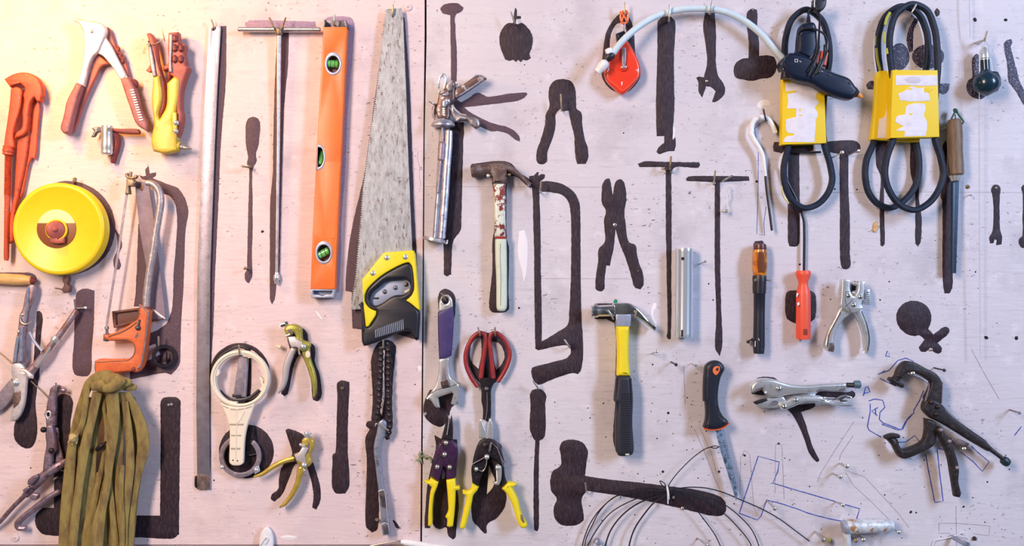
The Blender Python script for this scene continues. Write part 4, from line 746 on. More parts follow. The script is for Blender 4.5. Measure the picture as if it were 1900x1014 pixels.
T('claw_hammer', 'old rusty claw hammer with flaking mint painted handle', 'hammer')
ob('head', rust, pr('h:560,212 600,198 650,194 710,205 762,240 825,300 862,340 880,372! 850,352 800,310 755,285 705,262 705,355! 595,355! 592,300 572,270', 6, 26, 5), la((874, 318, 16), (910, 314, 16), [(0, 10), (.08, 12.5), (.25, 12.5), (.35, 10.5), (1, 11)]))
ob('claw_nick', dark_red, tu('h:770,270 810,300 845,335', 1.2, 24), parent=PARTS[-1])
HW = ob('handle', mint_red, pr('h:607,350! 695,350! 695,742! 615,742!', 8, 24, 6), label='upper handle with flaking red and mint paint')
ob('grip', mint, pr('h:618,740! 700,740! 704,900 m:705,120 702,320 690,340 640,340 630,325 627,120 h:620,900', 6, 26, 5), label='pale mint lower grip'); ob('grip_band', dark_red, pr('h:614,738! 700,738! 700,755! 616,755!', 22, 26.4, .5, sm=False), parent=PARTS[-1])
ob('grip_line', slate, tu('h:657,790 655,900 m:660,60 658,300', .6, 26), parent=PARTS[-1])

T('chalk_reel', 'bright red teardrop chalk line reel hung by an orange clip', 'chalk line reel')
ob('case', red, pr('d:262,288 330,285 385,380 425,480 424,540 400,580 350,640 300,678 285,678 230,632 175,570 163,520 165,495 220,400 240,330', 4, 26, 7, res=4))
CS = PARTS[-1]
ob('case_seam', M('lighter red edge', (.9, .16, .10), .3), tu('d:195,500 180,560 240,615 292,655 345,615 405,550 405,500', .7, 25.6), parent=CS)
ob('cap', navy, pr('d:248,240 275,230 308,218 328,262 322,290 255,292', 6, 24, 4)); ob('cord', slate, tu('d:300,225,16 302,195,15 308,170,14', .9), tu('d:310,165 312,195 308,215', .9, 15))
ob('crank', slate, pr('d:290,345 318,340 322,400 315,470 310,482 292,482 288,420', 25, 31, 2)); ob('crank_pivot', red, rv('d:300,495', 26, 6.5, 5)); ob('crank_pin', satin, pr('d:283,478 322,474 322,492 284,494', 28, 33, 1))
ob('clip', M('orange plastic clip', (.9, .17, .03), .35), tu('d:280,110 290,90 315,80 328,100 330,130 318,165 298,170 282,140', 2.4, 12, closed=True), tu('d:275,85 300,110 322,150', 1.6, 16), tu('d:328,80 305,110 285,155', 1.6, 16))
ob('marks', white, *[tu(s, .8, 26.2) for s in ('d:283,600 290,595 286,618', 'd:390,510 405,505 402,520', 'd:183,520 195,490')], parent=CS)

T('vacuum_hose', 'white hose arching over hooks from the red reel to the glue gun', 'hose')
ob('tube', hose_white, tu('d:225,385,42 270,322,42 340,250,40 420,185,34 520,125,28 620,88,24 720,68,24 820,62,24 920,65,24 1020,82,24 1120,120,24 1220,182,24 1310,262,24 1390,355,24 1450,420,24', 6, 24, n=16, sub=5), label='white tube')
ob('collar', white, la((1125, 99, 42), (1136, 95, 42), [(0, 7), (.5, 8), (1, 7)])); ob('clamp', black, la((1125, 110, 42), (1137, 100, 42), [(0, 6), (.2, 8), (.8, 8), (1, 6)])); ob('connector', white, la((1126, 114, 42), (1108, 134, 40), [(0, 5), (.15, 9), (.6, 9), (.7, 7.5), (1, 7)]))

def belt(s, d): return tu(s, 6.2, d, flat=(.95, 1.05), n=8, closed=True, sub=7)
T('drive_belt', 'single black drive belt in a torn yellow card sleeve', 'belt')
ob('belt', rubber, belt('1495,18 1522,34 1536,70 1539,105 1533,150 1527,205 1529,265 1541,310 1544,335 1534,362 1512,382 1490,386 1470,372 1457,345 1454,315 1463,270 1470,205 1462,150 1456,100 1459,65 1471,34', 20))
SB = PARTS[-1]
ob('sleeve', card_yellow, pr('B:318,25! 775,25! 802,755! 303,772!', 12, 31, 1, sm=False)); SL = PARTS[-1]
ob('torn_label', card_white, pr('B:345,85 480,80 742,110 745,180 692,200! 690,262 722,300 668,360 704,425 700,462 685,480! 680,600 665,745! 318,742! 345,690 440,668! 440,650 370,640! 350,600 350,490! 462,462! 465,370! 360,370 375,290 362,205! 470,185 500,180 345,180!', 30.8, 31.6, .1, jit=.25), parent=SL)
ob('torn_scrap', card_yellow, pr('B:500,365 515,365 512,400 500,400', 31.5, 31.9, .1), pr('B:495,440 530,438 530,452 498,452', 31.5, 31.9, .1), pr('B:372,172 465,172 460,186 374,200', 31.5, 31.9, .1), parent=SL)
ob('belt_mark', gold, tu('i:1285,370 1300,440 1340,500', 1.2, 27, flat=(1, .4)), parent=SB)

T('drive_belt', 'rear belt of the twin black drive belts, its yellow sleeve half hidden', 'belt')
ob('belt', rubber, belt('1672,12 1700,22 1718,55 1722,95 1716,140 1702,200 1699,258 1705,300 1702,335 1682,368 1650,386 1628,378 1612,358 1606,335 1607,300 1622,262 1634,200 1634,140 1629,95 1631,60 1645,28', 12))
RB = PARTS[-1]
ob('sleeve', card_yellow, pr('e:500,530! 515,512! 700,510! 690,1005! 458,1005! 478,850!', 6, 22, 1, sm=False), pr('j:455,35! 590,40! 800,55! 808,30! 700,10! 455,10!', 6, 21, .6, sm=False)); SL = PARTS[-1]
ob('torn_label', card_white, pr('e:565,800! 575,705 588,710 585,790 600,800! 598,1000! 500,1000! 512,860 545,850', 21.8, 22.5, .1, jit=.2), parent=SL)
ob('belt_mark', M('olive belt print', (.32, .33, .04), .5), tu('e:492,350 500,430 520,510', 2.6, 18, flat=(1, .4)), tu('e:488,260 484,330', 1.5, 18, flat=(1, .4)), parent=RB)
T('drive_belt', 'front belt of the twin black drive belts in the wide yellow sleeve', 'belt')
ob('belt', rubber, belt('1692,8 1718,18 1733,50 1739,90 1740,125 1737,160 1734,200 1735,258 1746,295 1750,325 1742,352 1722,378 1697,390 1672,382 1652,358 1642,325 1645,295 1657,258 1662,200 1656,140 1651,100 1652,60 1664,25', 34))
FB = PARTS[-1]
ob('sleeve', card_yellow, pr('e:610,506! 936,508! 949,992! 594,1000!', 24, 46, 1, sm=False)); SL = PARTS[-1]
ob('torn_label', card_white, pr('e:632,545! 930,545! 930,618! 800,622 700,615 632,618!', 45.8, 46.6, .1), pr('e:720,640 750,625 800,640 840,632 870,680 882,728! 740,735 665,725 650,680 700,655', 45.8, 46.6, .1, jit=.3), pr('e:700,820! 710,770 760,750 840,750 850,790 835,830 858,880 850,985! 690,988 700,950 630,945 690,915 628,885 640,845 700,830', 45.8, 46.6, .1, jit=.3), parent=SL)
ob('label_mark', M('grey print', (.62, .60, .66), .7), pr('e:695,575 720,558 800,560 820,580 800,598 720,598', 46.5, 46.9, .1), parent=SL); ob('torn_scrap', card_yellow, pr('e:720,640 750,636 750,648 722,650', 46.5, 46.9, .1), pr('e:835,640 870,625 905,640 880,665 840,668', 46.5, 46.9, .1), pr('e:730,820 755,820 752,832 730,832', 46.5, 46.9, .1), parent=SL)
ob('belt_mark', M('olive yellow belt print', (.42, .42, .03), .5), tu('e:592,90 568,130 555,180', 2.6, 40, flat=(1, .4)), tu('e:548,230 548,280 552,310', 2.6, 40, flat=(1, .4)), tu('e:565,350 572,390', 2.2, 40, flat=(1, .4)), parent=FB)

T('glue_gun', 'dark blue glue gun with orange nozzle hanging over the single belt', 'glue gun')
ob('barrel', navy, pr('A:290,700 345,632 400,582 480,585 640,640 760,735 900,800 1075,872 1130,945 1168,1000 1150,1050 B:1095,258 1040,258 780,170 650,90 A:440,875 330,770', 34, 64, 9, res=4)); BR = PARTS[-1]
ob('end_cap', black, pr('A:283,715 318,650 345,630 355,660 325,740 345,770 320,775 296,745', 36, 62, 4), pr('A:330,770 430,840 440,870 318,868 322,820', 36, 56, 3), parent=BR)
ob('handle', navy, pr('A:512,290 535,262 600,238 680,248 700,290 705,400 700,560 645,700 560,690 430,600 470,560 488,420', 38, 62, 8, res=4)); HN = PARTS[-1]
ob('handle_facet', navy, pr('A:515,380 675,345 680,540 620,640 500,575', 60, 65, 2.5), parent=HN); ob('cord_guard', black, la((1500, 45, 50), (1500, 30, 48), [(0, 5), (.3, 3.4), (.35, 4.4), (.6, 3), (.65, 3.8), (1, 2.6)]))
ob('trigger', M('salmon trigger', (.90, .16, .12), .4), pr('A:740,560! 826,582! 800,738! 755,720 715,690', 42, 56, 2))
ob('nozzle', tip_orange, la((1589, 174, 48), (1601, 181, 48), [(0, 5.4), (.6, 4.4), (.9, 2.6), (1, 1.6)])); ob('nozzle_ring', black, la((1583, 171, 48), (1591, 175.5, 48), [(0, 10), (.5, 8.5), (1, 6)]))
ob('cord', wire_black, tu('A:600,180,46 602,140,44 630,112,36 690,115,36 722,170,40 722,300,50 715,450,56 712,560,60 660,690,66 590,800,66', 1.9, sub=6), tu('A:490,380,58 520,335,64 600,318,66 700,335,66 780,390,60 812,480,56 805,560,56 780,640,62 740,740,67 690,820,66', 1.9, sub=6), tu('A:720,520,58 700,600,62 660,720,67 600,830,64', 1.9), tu('A:780,500,56 775,600,60 745,720,67 720,810,66', 1.9), tu('A:690,650 650,740 600,840', 1.9, 66), tu('A:740,660 700,760 640,860', 1.9, 66))
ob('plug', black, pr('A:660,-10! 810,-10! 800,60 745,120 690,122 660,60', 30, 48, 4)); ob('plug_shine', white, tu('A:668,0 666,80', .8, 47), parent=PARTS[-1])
ob('badge', white, tu('A:450,660 480,662 480,692 450,690', .7, 64.4, closed=True, sm=False), tu('A:500,680 520,690', .6, 64.4), tu('A:685,775 700,785', .7, 64.4), tu('A:740,790 760,800', .5, 64.4), parent=BR); ob('vent', black, pr('A:815,820 850,830 845,850 812,842', 63.6, 64.6, .3), pr('A:1040,910 1070,920 1085,940 1050,935', 63.6, 64.6, .3), parent=BR)

T('hanging_bulb', 'dark teal round ended bulb hung by string from a nail', 'bulb')
ob('bulb', teal, la((1827, 110, 22), (1831, 178, 24), [(0, 8), (.3, 8), (.36, 11), (.45, 18), (.55, 22), (.67, 23.6), (.8, 22), (.92, 14), (1, 2)], 36)); ob('seam_ring', teal, la((1838, 136, 22), (1839, 170, 24), [(0, 13), (.3, 16.5), (.7, 16.5), (1, 11)]), parent=PARTS[-1])
ob('cap', satin, la((1826.5, 88, 22), (1827, 112, 22), [(0, 4), (.2, 8), (.85, 9.4), (.9, 8.6), (1, 8.6)])); ob('string', wire_white, tu('e:1275,295,26 1245,330,24 1240,430,30 1240,520,30', .6), tu('e:1278,295,26 1300,370,26 1325,460,28 1332,520,28', .6))

T('wood_file', 'flat steel file with a brown turned wood handle', 'file')
ob('handle', wood, la((1770.5, 221, 18), (1773, 326, 18), [(0, 7), (.02, 11), (.08, 13), (.3, 14), (.55, 13), (.8, 14.4), (.97, 14.6), (1, 12)])); ob('ferrule', satin, la((1773, 325, 18), (1773.5, 336, 18), [(0, 10), (.05, 10.6), (.4, 10), (1, 8)]))
ob('blade', M('blue black file steel', (.03, .05, .085), .45, .4, (.02, .035, .06), 120, (.45, .65), .3, 700), pr('j:1046,335! 1092,335! 1086,500! 1070,1004! 1040,1002!', 14, 21, .6, sm=False)); ob('blade_edge', M('dark blue file edge', (.05, .09, .14), .45, .4), pr('j:1046,345! 1062,350! 1052,1000! 1041,1000!', 20.5, 21.5, .3, sm=False), parent=PARTS[-1])
ob('cord_loop', green_cord, tu('e:1065,800,16 1050,830,18 1035,860,20', 1.6), tu('e:1072,810,16 1100,850,20 1122,885,24 1110,900,24', 1.6), la((1770, 208, 14), (1776, 203, 18), [(0, 2), (.2, 4.5), (.7, 5), (1, 2)]), tu('e:1062,830,16 1064,862,18', 1.2))

T('bent_rod', 'white hooked rod with dark straight tail beside the yellow sleeve', 'hand tool')
ob('hook', white, tu('B:235,640 200,560 160,500 110,470 50,475 0,500 -30,560 -35,640 i:1065,-10 1085,35 1120,90 1150,150 1162,220 1172,300', [4, 4.6, 4.8, 4.8, 4.8, 4.8, 4.8, 4.8, 5, 5, 4.6, 4, 3.2, 2.6], 14), label='white painted hook'); ob('hook_tip', blackmetal, tu('B:190,500 225,545 245,600 250,640', [2, 3.4, 3.4, 3], 8), parent=PARTS[-1]); ob('rod', blackmetal, tu('i:1168,250 1180,400 1200,550 1218,692', 2.4, 14), label='dark straight tail')

T('hook_driver', 'bent black rod with coral red plastic handle', 'hand tool')
ob('rod', blackmetal, tu('B:735,855 560,858 440,850 370,850 335,860', 1.9, 8), tu('B:375,850 335,862 312,900 300,1000 i:1300,240 1330,340 1385,450 1425,545 1448,620 1452,700 1450,985', [2, 2.2, 2.3, 2.3, 2.4, 2.4, 2.4, 2.4, 2.4, 2.4, 2.4], 8), label='bent black rod'); ob('rod_sleeve', white, tu('B:345,855 320,880 304,950 300,1010', 3, 8), parent=PARTS[-1])
ob('handle', coral, la((1490.5, 502.5, 16), (1490.5, 630, 16), [(0, 12), (.03, 13.6), (.07, 13.2), (.16, 8.8), (.22, 8.8), (.30, 12), (.36, 13), (.97, 13.2), (1, 12.4)])); HN = PARTS[-1]
ob('hanging_hole', M('hole in red plastic', (.25, .03, .02), .6), pr('n:1448,472! 1475,472! 1475,515! 1448,515!', 28.6, 29.8, .3, sm=False), parent=HN); ob('worn_mark', white, pr('n:1397,212 1413,215 1400,240 1396,240', 26, 27.6, .2), pr('n:1400,282 1416,278 1420,295 1405,305', 27, 28.4, .2), parent=HN)

T('screwdriver', 'screwdriver with amber handle and taped black shank', 'screwdriver')
ob('handle', amber, la((1410, 455, 16), (1409.5, 513, 16), [(0, 7), (.05, 10), (.1, 11.6), (.25, 13.2), (.7, 13.6), (.9, 12.4), (1, 11.6)])); ob('handle_cap', M('dark amber cap', (.10, .035, .03), .3), la((1410, 452, 16), (1410, 466, 16), [(0, 8), (.15, 11), (.8, 12.2), (1, 11.8)]), parent=PARTS[-1])
ob('handle_core', M('dark core of amber handle', (.16, .05, .02), .3), pr('i:1118,850 1160,848 1165,920 1165,1000 n:1120,60 i:1112,930', 27, 30.2, 1.2), parent=PARTS[-1])
ob('shank', ink_rubber, la((1409.5, 510, 16), (1408, 656.5, 16), [(0, 11.6), (.04, 12.4), (.2, 11.6), (.21, 10.6), (.5, 10), (.9, 10.8), (1, 9.6)])); ob('tape_wrap', black, la((1409.3, 512, 16), (1408.8, 545, 16), [(0, 12), (.1, 12.9), (.4, 12.2), (.7, 12.4), (1, 11.8)]), parent=PARTS[-1]); ob('scuffs', white, tu('n:1098,560 1096,600', .7, 26), tu('n:1148,545 1146,620', .7, 25), tu('n:1120,540 1126,555', .6, 26.5), parent=PARTS[-1])

T('box_spanner', 'shiny chrome tube spanner between the two painted T handles', 'spanner')
ob('tube', M('polished chrome tube', (.72, .82, .93), .2, .62), la((1270, 461, 18), (1268.7, 626, 18), [(0, 12.5), (0, 15.6), (.012, 16.2), (.04, 15.8), (.96, 15.8), (.99, 16.4), (1, 15.6), (1, 12.5), (.9, 12), (.1, 12), (0, 12.5)], 48, False)); ob('cross_hole', hole_dark, rv('i:573,898', 33.4, 3, .8), parent=PARTS[-1]); ob('slit', hole_dark, pr('n:562,478! 574,478! 574,527! 562,527!', 33.2, 34.6, .2, sm=False), parent=PARTS[-1])

T('claw_hammer', 'claw hammer with polished head and yellow and black grip', 'hammer')
ob('head', chrome, pr('m:1470,298 n:70,293 90,284 120,282 180,283 235,305 285,350 335,410 382,470 378,488! 330,455 285,415 235,385 208,372 200,400 n:90,400 85,388 m:1470,380', 8, 30, 6, res=3), la((1097, 578, 19), (1140, 576.5, 19), [(0, 9.5), (.04, 11.5), (.25, 11.8), (.32, 10.4), (1, 10.6)])); HD = PARTS[-1]
ob('neck', plate_grey, pr('n:88,365 200,365 196,455! 94,455!', 10, 31, 2), parent=HD); ob('grip_band', yellow, pr('n:94,452! 190,452! 185,600 186,700 197,816! 98,816! 103,650', 8, 34, 7, res=3))
ob('grip', charcoal, pr('n:97,810! 197,810! 207,960 s:360,0 362,150 373,340 362,366 345,374 262,374 246,345 240,150 245,0 n:80,1000 88,900', 8, 36, 8, res=3)); GR = PARTS[-1]
ob('grip_dots', black, *[pr(ell(1080 + (283 + i * 14) / 3.84, 750 + (j * 17 - 70) / 3.84, 1.2, 1.2, 0, 8), 35.6, 36.8, .2, res=0) for i in range(5) for j in range(25)], parent=GR); ob('grip_edge', charcoal, tu('n:92,830 86,960 s:252,100 250,250 258,350', 1.6, 33), tu('n:196,830 206,980 s:352,120 360,300', 1.6, 33), parent=GR); ob('butt_stud', mint, pr('s:308,358 335,355 338,366 310,368', 33, 36.8, .4), parent=GR)
ob('paint_spot', M('green paint spot', (.01, .22, .12), .5), pr('n:72,280 78,262 90,255 102,268 98,285 84,290', 14, 20, 1), parent=HD)

T('leather_punch', 'shiny plated punch pliers standing on splayed legs', 'pliers')
ob('handle', satin, pr('o:243,310 300,302 322,352 262,400 215,470 192,540 190,590 182,640 145,635 122,605 128,550 145,490 190,400', 10, 26, 4)); ob('handle_edge', chrome, tu('o:235,350 190,430 150,510 136,600', 1.6, 25.5), parent=PARTS[-1]); ob('handle', satin, pr('o:325,340 388,318 402,350 432,430 452,520 452,590 440,620 424,655! 412,610 398,505 370,425', 8, 24, 4)); ob('handle_edge', chrome, tu('o:385,340 425,450 440,560 428,630', 1.6, 23.5), parent=PARTS[-1])
ob('body', satin, pr('o:246,112! 306,114! 305,195 325,232 342,238 362,195! 370,126! 412,127! 405,215 388,300 400,320! 372,340 320,355 285,340 232,312! 240,220', 16, 32, 2)); BY = PARTS[-1]
for s in ('o:288,230', 'o:375,240', 'o:327,298'): ob('rivet', chrome, rv(s, 32, 4.4, 3), parent=BY)
ob('arm_curve', dark_steel, tu('o:265,240 275,290 300,330 305,350', .6, 32.2), tu('o:320,258 290,290 265,310', .6, 32.2), tu('o:268,230 272,205 300,200', .6, 32.2), parent=BY); ob('punch_wheel', chrome, riv(1586, 526, 14, 5, 8), riv(1586, 545, 12, 6, 6)); ob('clip', satin, pr('o:412,186! 444,186! 452,296! 395,294! 398,262 415,256!', 10, 20, .8, sm=False)); ob('clip_slots', dark_steel, *[tu('o:425,%d 442,%d' % (y, y + 2), .7, 20.3) for y in range(205, 290, 14)], parent=PARTS[-1])
ob('slot', hole_dark, pr('o:318,130 345,128 346,195 335,205 312,200', 5, 8, .4)); ob('grip_end', rust, pr('o:150,575 182,570 190,600 182,640 148,632', 24, 27, 1), parent=PARTS[0])

T('locking_pliers', 'silver locking pliers lying sideways above the dark painted leg', 'pliers')
ob('upper_body', satin, pr('C:140,290 150,222 205,165 300,143 400,152 480,175 560,197 700,212 1000,194 1210,188! 1216,236! 1130,262 1112,277! 900,266 860,298 700,305 545,325 425,352 355,350 312,310 272,252 175,300', 12, 34, 5, res=3)); UB = PARTS[-1]
ob('jaw_teeth', dark_steel, pr('C:165,292 180,270 265,235 275,250 180,300', 30, 35, 1), *[tu('C:%d,%d %d,%d' % (170 + i * 12, 298 - i * 5, 180 + i * 12, 278 - i * 5), .6, 35) for i in range(9)], parent=UB); ob('rivet', chrome, rv('C:450,250', 34, 4.8, 4), parent=UB); ob('pin', satin, rv('C:303,295', 33, 2.8, 2), parent=UB)
ob('lower_jaw', satin, pr('C:165,402 240,378 330,358 430,350 500,338 532,375 485,440 440,464 260,462 210,442', 14, 28, 3)); LJ = PARTS[-1]
ob('jaw_teeth', iron, pr('C:168,402 230,382 318,362 330,385 250,415 195,425', 24, 30, 2), parent=LJ); ob('stamped_link', dark_steel, tu('C:365,420 372,402 430,390 440,402 425,420 375,428', .8, 28.3, closed=True), tu('C:385,412 420,402', .8, 28.3), parent=LJ)
ob('link_plate', silver, pr('C:620,370 700,325 800,295 880,290 840,335 760,345', 12, 20, 1)); ob('lower_handle', satin, pr('C:472,450 490,420 535,395 600,352 700,335 800,333 940,342 1000,380 1120,418 1275,432 1272,442 1110,442 980,420 900,402 800,402 690,425 600,465 535,487 492,487', 16, 36, 4)); LH = PARTS[-1]
ob('handle_edge', chrome, tu('C:540,470 620,430 720,400 850,390 960,405 1100,436 1265,438', 1, 36), parent=LH)
for s, r in (('C:637,378', 4.6), ('C:510,452', 5), ('C:948,370', 2.8)): ob('rivet', chrome, rv(s, 36, r, 4), parent=LH)
ob('release_lever', chrome, pr('C:965,358 1090,362 1150,335 1200,325 1280,345 1200,355 1160,385 1220,385 1218,400 1150,392 1080,378 1010,390', 18, 28, 2)); ob('screw_thread', black, la((1570, 715, 24), (1586, 715.5, 24), [q for i in range(8) for q in ((i / 8, 4.2), ((i + .5) / 8, 4.8))], 18)); ob('adjusting_knob', M('teal grey knurled steel', (.16, .26, .32), .4, .6), la((1584, 714, 24), (1596, 714, 24), [(0, 5.5), (.15, 7.2), (.85, 7.6), (1, 6.4)], 14))

T('pruning_saw', 'pointed saw knife with black grip and orange trim', 'saw')
ob('handle', ink_rubber, pr('n:735,800 748,735 800,704 850,712 881,755 855,820 838,900 834,1000 s:985,40 1010,90 1046,130 1040,148 985,178 920,186 870,172 885,120 888,60 882,-20 n:728,1000 728,900', 10, 34, 8, res=4)); HN = PARTS[-1]
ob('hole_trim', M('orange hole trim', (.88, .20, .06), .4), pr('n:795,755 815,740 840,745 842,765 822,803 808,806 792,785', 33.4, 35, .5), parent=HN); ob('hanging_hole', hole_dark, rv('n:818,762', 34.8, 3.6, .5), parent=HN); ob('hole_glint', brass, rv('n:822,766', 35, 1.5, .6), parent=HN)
ob('guard_trim', M('orange guard trim', (.86, .17, .07), .4), tu('s:868,176 920,185 990,176 1047,138', 1.8, 24, flat=(1, 3))); ob('guard_grain', black, tu('n:745,820 740,900 742,1000 s:900,40', .7, 33.6), tu('s:960,10 972,60 1010,110', .7, 34), parent=HN)
kn = [(1080 + a / 3.84, 750 + b / 3.84) for a, b in ((995, 170), (1025, 300), (1060, 430), (1090, 550), (1112, 650), (1098, 688), (1068, 590), (1030, 470), (985, 330), (950, 185))]
ob('blade', saw_grey, pr([(x, y, None, True) for x, y in kn], 18, 21, .4, sm=False)); ob('teeth', blued, *[pr([(1080 + (1000 + i * 4.35) / 3.84, 750 + (185 + i * 17.5) / 3.84, None, True), (1080 + (1004.4 + i * 4.35) / 3.84, 750 + (202 + i * 17.5) / 3.84, None, True), (1080 + (1014 + i * 4.35) / 3.84, 750 + (188 + i * 17.5) / 3.84, None, True)], 18.5, 20.5, .1, sm=False, res=0) for i in range(25)], parent=PARTS[-1])

T('locking_clamp', 'dark iron locking C clamp with round pads at lower right', 'clamp')
ob('upper_jaw', iron, pr('N:62,165 80,115 110,86 150,88 210,118 272,152 296,190 291,300 285,320 225,300 212,270 232,230 241,190 195,158 130,140 108,150 92,175', 14, 32, 4)); ob('jaw_rim', slate, tu('N:120,145 190,170 225,200 215,260 200,320', 1.4, 30), tu('N:295,190 291,295', .9, 31), parent=PARTS[-1])
ob('pad', iron, la((1651, 707, 24), (1668, 712, 24), [(0, 2), (.1, 5), (.6, 7), (1, 6)]), tu('N:28,172 55,190 90,208', 4.4, 24, flat=(1, 2.4)), tu('N:50,185 75,150 95,130', [7, 7, 7.5], 24), label='upper pad on its stem')
ob('body_handle', iron, pr('N:205,330 212,290 235,268 285,295 330,345 375,385 450,440 520,490 548,520 530,540! 430,480 350,430 300,400 230,362', 16, 36, 4)); BH = PARTS[-1]
for s in ('N:240,289', 'N:270,312', 'N:263,350'): ob('rivet', iron, rv(s, 36, 4.6, 4), parent=BH)
ob('handle_edge', slate, tu('N:290,300 375,383 520,488', .8, 34.5), parent=BH); ob('screw', iron, tu('N:520,515 560,545 605,580', [4.6, 4, 4], 24)); ob('screw_knob', M('dark teal iron knob', (.035, .06, .075), .4, .5), la((1859, 852, 24), (1872, 862, 24), [(0, 4), (.15, 7.6), (.5, 8.6), (.85, 7.4), (1, 4)]))
ob('lower_jaw', iron, pr('N:215,372 262,392 268,440 262,498 182,550 110,577 88,572 62,535 45,498 72,478 85,515 100,533 140,520 205,482 215,440', 12, 30, 4)); ob('jaw_mark', black, tu('N:110,540 114,570', .8, 30), parent=PARTS[-1]); ob('pad', iron, tu('N:5,466 40,458 72,460', [4, 5, 4], 24, flat=(1, 2.2)), tu('N:25,468 45,485 58,500', [6, 7, 7], 22), label='lower pad')
ob('lever', iron, pr('N:266,428 285,414 300,432 318,470 345,510 368,565 382,630 379,690 392,755 385,772! 362,768! 345,665 325,560 290,480', 22, 38, 4)); LV = PARTS[-1]
for s in ('N:288,430', 'N:330,487', 'N:368,620'): ob('rivet', slate, rv(s, 38, 3.8, 3), parent=LV)
ob('link', rust, pr('N:335,470 380,478 432,500 420,515 375,510 345,495', 18, 26, 2))

T('adjustable_wrench', 'adjustable wrench with purple grip and grey steel jaws', 'wrench')
ob('handle_end', satin, pr('m:208,350 218,262 240,228 275,225 302,250 312,318', 10, 22, 2.5, holes=(ell(826, 558, 6.2, 6.8),))); ob('grip', purple, pr('m:203,352! 312,308! 318,400 302,668! 212,697! 204,500', 8, 24, 4, res=3))
ob('shank', satin, pr('m:212,690! 285,680! 285,760 300,830 325,850 358,880 352,930 350,1000 L:330,20 312,52 282,38 300,-30 m:300,930! 205,965! L:208,66 180,62 140,10 110,0 m:130,960 185,880 205,800', 10, 24, 3)); SH = PARTS[-1]
ob('shank_recess', slate, pr('m:240,740 252,730 268,840 230,845', 23.4, 24.5, .3), parent=SH); ob('jaw_line', dark_steel, tu('m:140,945 200,910 290,890 340,870', .8, 24.4), tu('m:205,965 300,932', .6, 24.4), parent=SH)
ob('worm', rust, la((819, 715, 24), (833, 711, 24), [q for i in range(6) for q in ((i / 6, 6), ((i + .5) / 6, 7.2))], 16)); ob('jaw_pin', brass, la((840, 709, 18), (854, 716, 18), [(0, 3.4), (.6, 3), (.7, 4), (1, 3)])); ob('paint_fleck', cream, rv('m:298,452', 23, 1.5, 1), parent=PARTS[1])

T('scissors', 'scissors with dark red coated loop handles', 'scissors')
ob('loop', dark_red, tu('m:516,825 525,740 540,640 550,550 540,508 505,500 460,530 425,590 405,665 412,740 445,820 490,888', [4.6, 4.4, 4.2, 4, 4, 4, 4, 4.2, 4.2, 4.2, 4, 4], 14, n=14), label='left loop'); ob('loop', dark_red, tu('m:606,825 596,720 585,620 578,545 592,508 622,500 665,525 705,580 725,655 708,730 680,790 640,852', [4.6, 4.4, 4.2, 4, 4, 4, 4, 4.2, 4.2, 4.2, 4, 4], 14, n=14), label='right loop')
ob('blade', blackmetal, pr('m:500,830! 622,825! 612,860 592,905 590,1014 r:580,0 577,100 562,132 r:520,110 522,30 m:520,1000 518,900', 8, 14, 1.5)); ob('pivot_screw', dark_steel, rv('m:556,905', 14, 4.4, 3)); ob('blade_edge', slate, tu('m:560,930 r:552,40 540,120', .6, 14.2), parent=PARTS[2])

ylw = yellow
T('tin_snips', 'closed tin snips with purple jaws body and yellow grips', 'snips')
ob('blade', blackmetal, pr('L:218,278! 235,210 262,115! 272,140! 276,150! 288,112! 296,180 296,282! 258,286', 14, 24, 2)); ob('blade_edge', silver, tu('L:265,115 270,145 256,250', .7, 24.4), parent=PARTS[-1])
ob('jaw_body', purple_metal, pr('L:158,450 175,380 205,310 258,284 318,318 326,440 318,500 312,552! 250,562! 246,480 232,468 212,530 197,575! 160,547!', 12, 28, 3.5)); JB = PARTS[-1]
for s, r in (('L:250,305', 4.6), ('L:240,385', 4.8), ('L:190,470', 4.6), ('L:275,472', 4.6)): ob('bolt', zinc, rv(s, 28, r, 4), parent=JB)
ob('linkage', iron, tu('L:165,440 205,400 235,370', 1, 28), tu('L:258,400 300,450 318,470', 1, 28), tu('L:215,300 235,330 248,348', 1.4, 29), parent=JB); ob('latch', plate_grey, pr('L:222,500 235,485 245,520 235,555 220,550', 8, 14, 1))
ob('grip', ylw, pr('L:140,545 165,560 197,578! 190,605 168,660 155,750 152,872 140,882 125,876 130,750 142,640 150,612 125,592 98,578 102,566 140,570', 10, 30, 4), label='left yellow grip'); ob('grip', ylw, pr('L:250,562! 314,550! 316,605 342,608 342,630 314,636 312,700 305,800 296,882 270,888 255,880 256,832 244,818 262,780 262,700', 10, 30, 4), label='right yellow grip')
T('tin_snips', 'open tin snips with black body and splayed yellow grips', 'snips')
ob('blade', satin, pr('L:476,275! 474,210 482,145 494,140! 508,185 520,225 520,275', 16, 24, 2), label='left pointed blade'); ob('blade', satin, pr('L:522,275! 530,210 545,140! 556,138 568,175 574,285! 540,292', 12, 22, 2), label='right pointed blade')
ob('jaw_body', blackmetal, pr('L:430,452 445,380 485,292 520,278 570,285 615,325 638,390 650,448 640,462! 590,425 540,398 480,428 440,460', 14, 30, 3)); JB = PARTS[-1]
ob('arm', blackmetal, pr('L:434,452 530,402 530,450 510,500 490,540 470,612! 430,590', 10, 24, 2.5), label='left arm'); ob('wire_spring', zinc, tu('L:470,490 500,500 525,460 530,410', 1, 26)); ob('arm', blackmetal, pr('L:560,415 640,455 655,540 668,582! 640,605! 605,590 585,500', 10, 24, 2.5), label='right arm')
for s, r in (('L:458,485', 4), ('L:530,402', 5), ('L:605,475', 5)): ob('bolt', satin, rv(s, 30, r, 4), parent=JB)
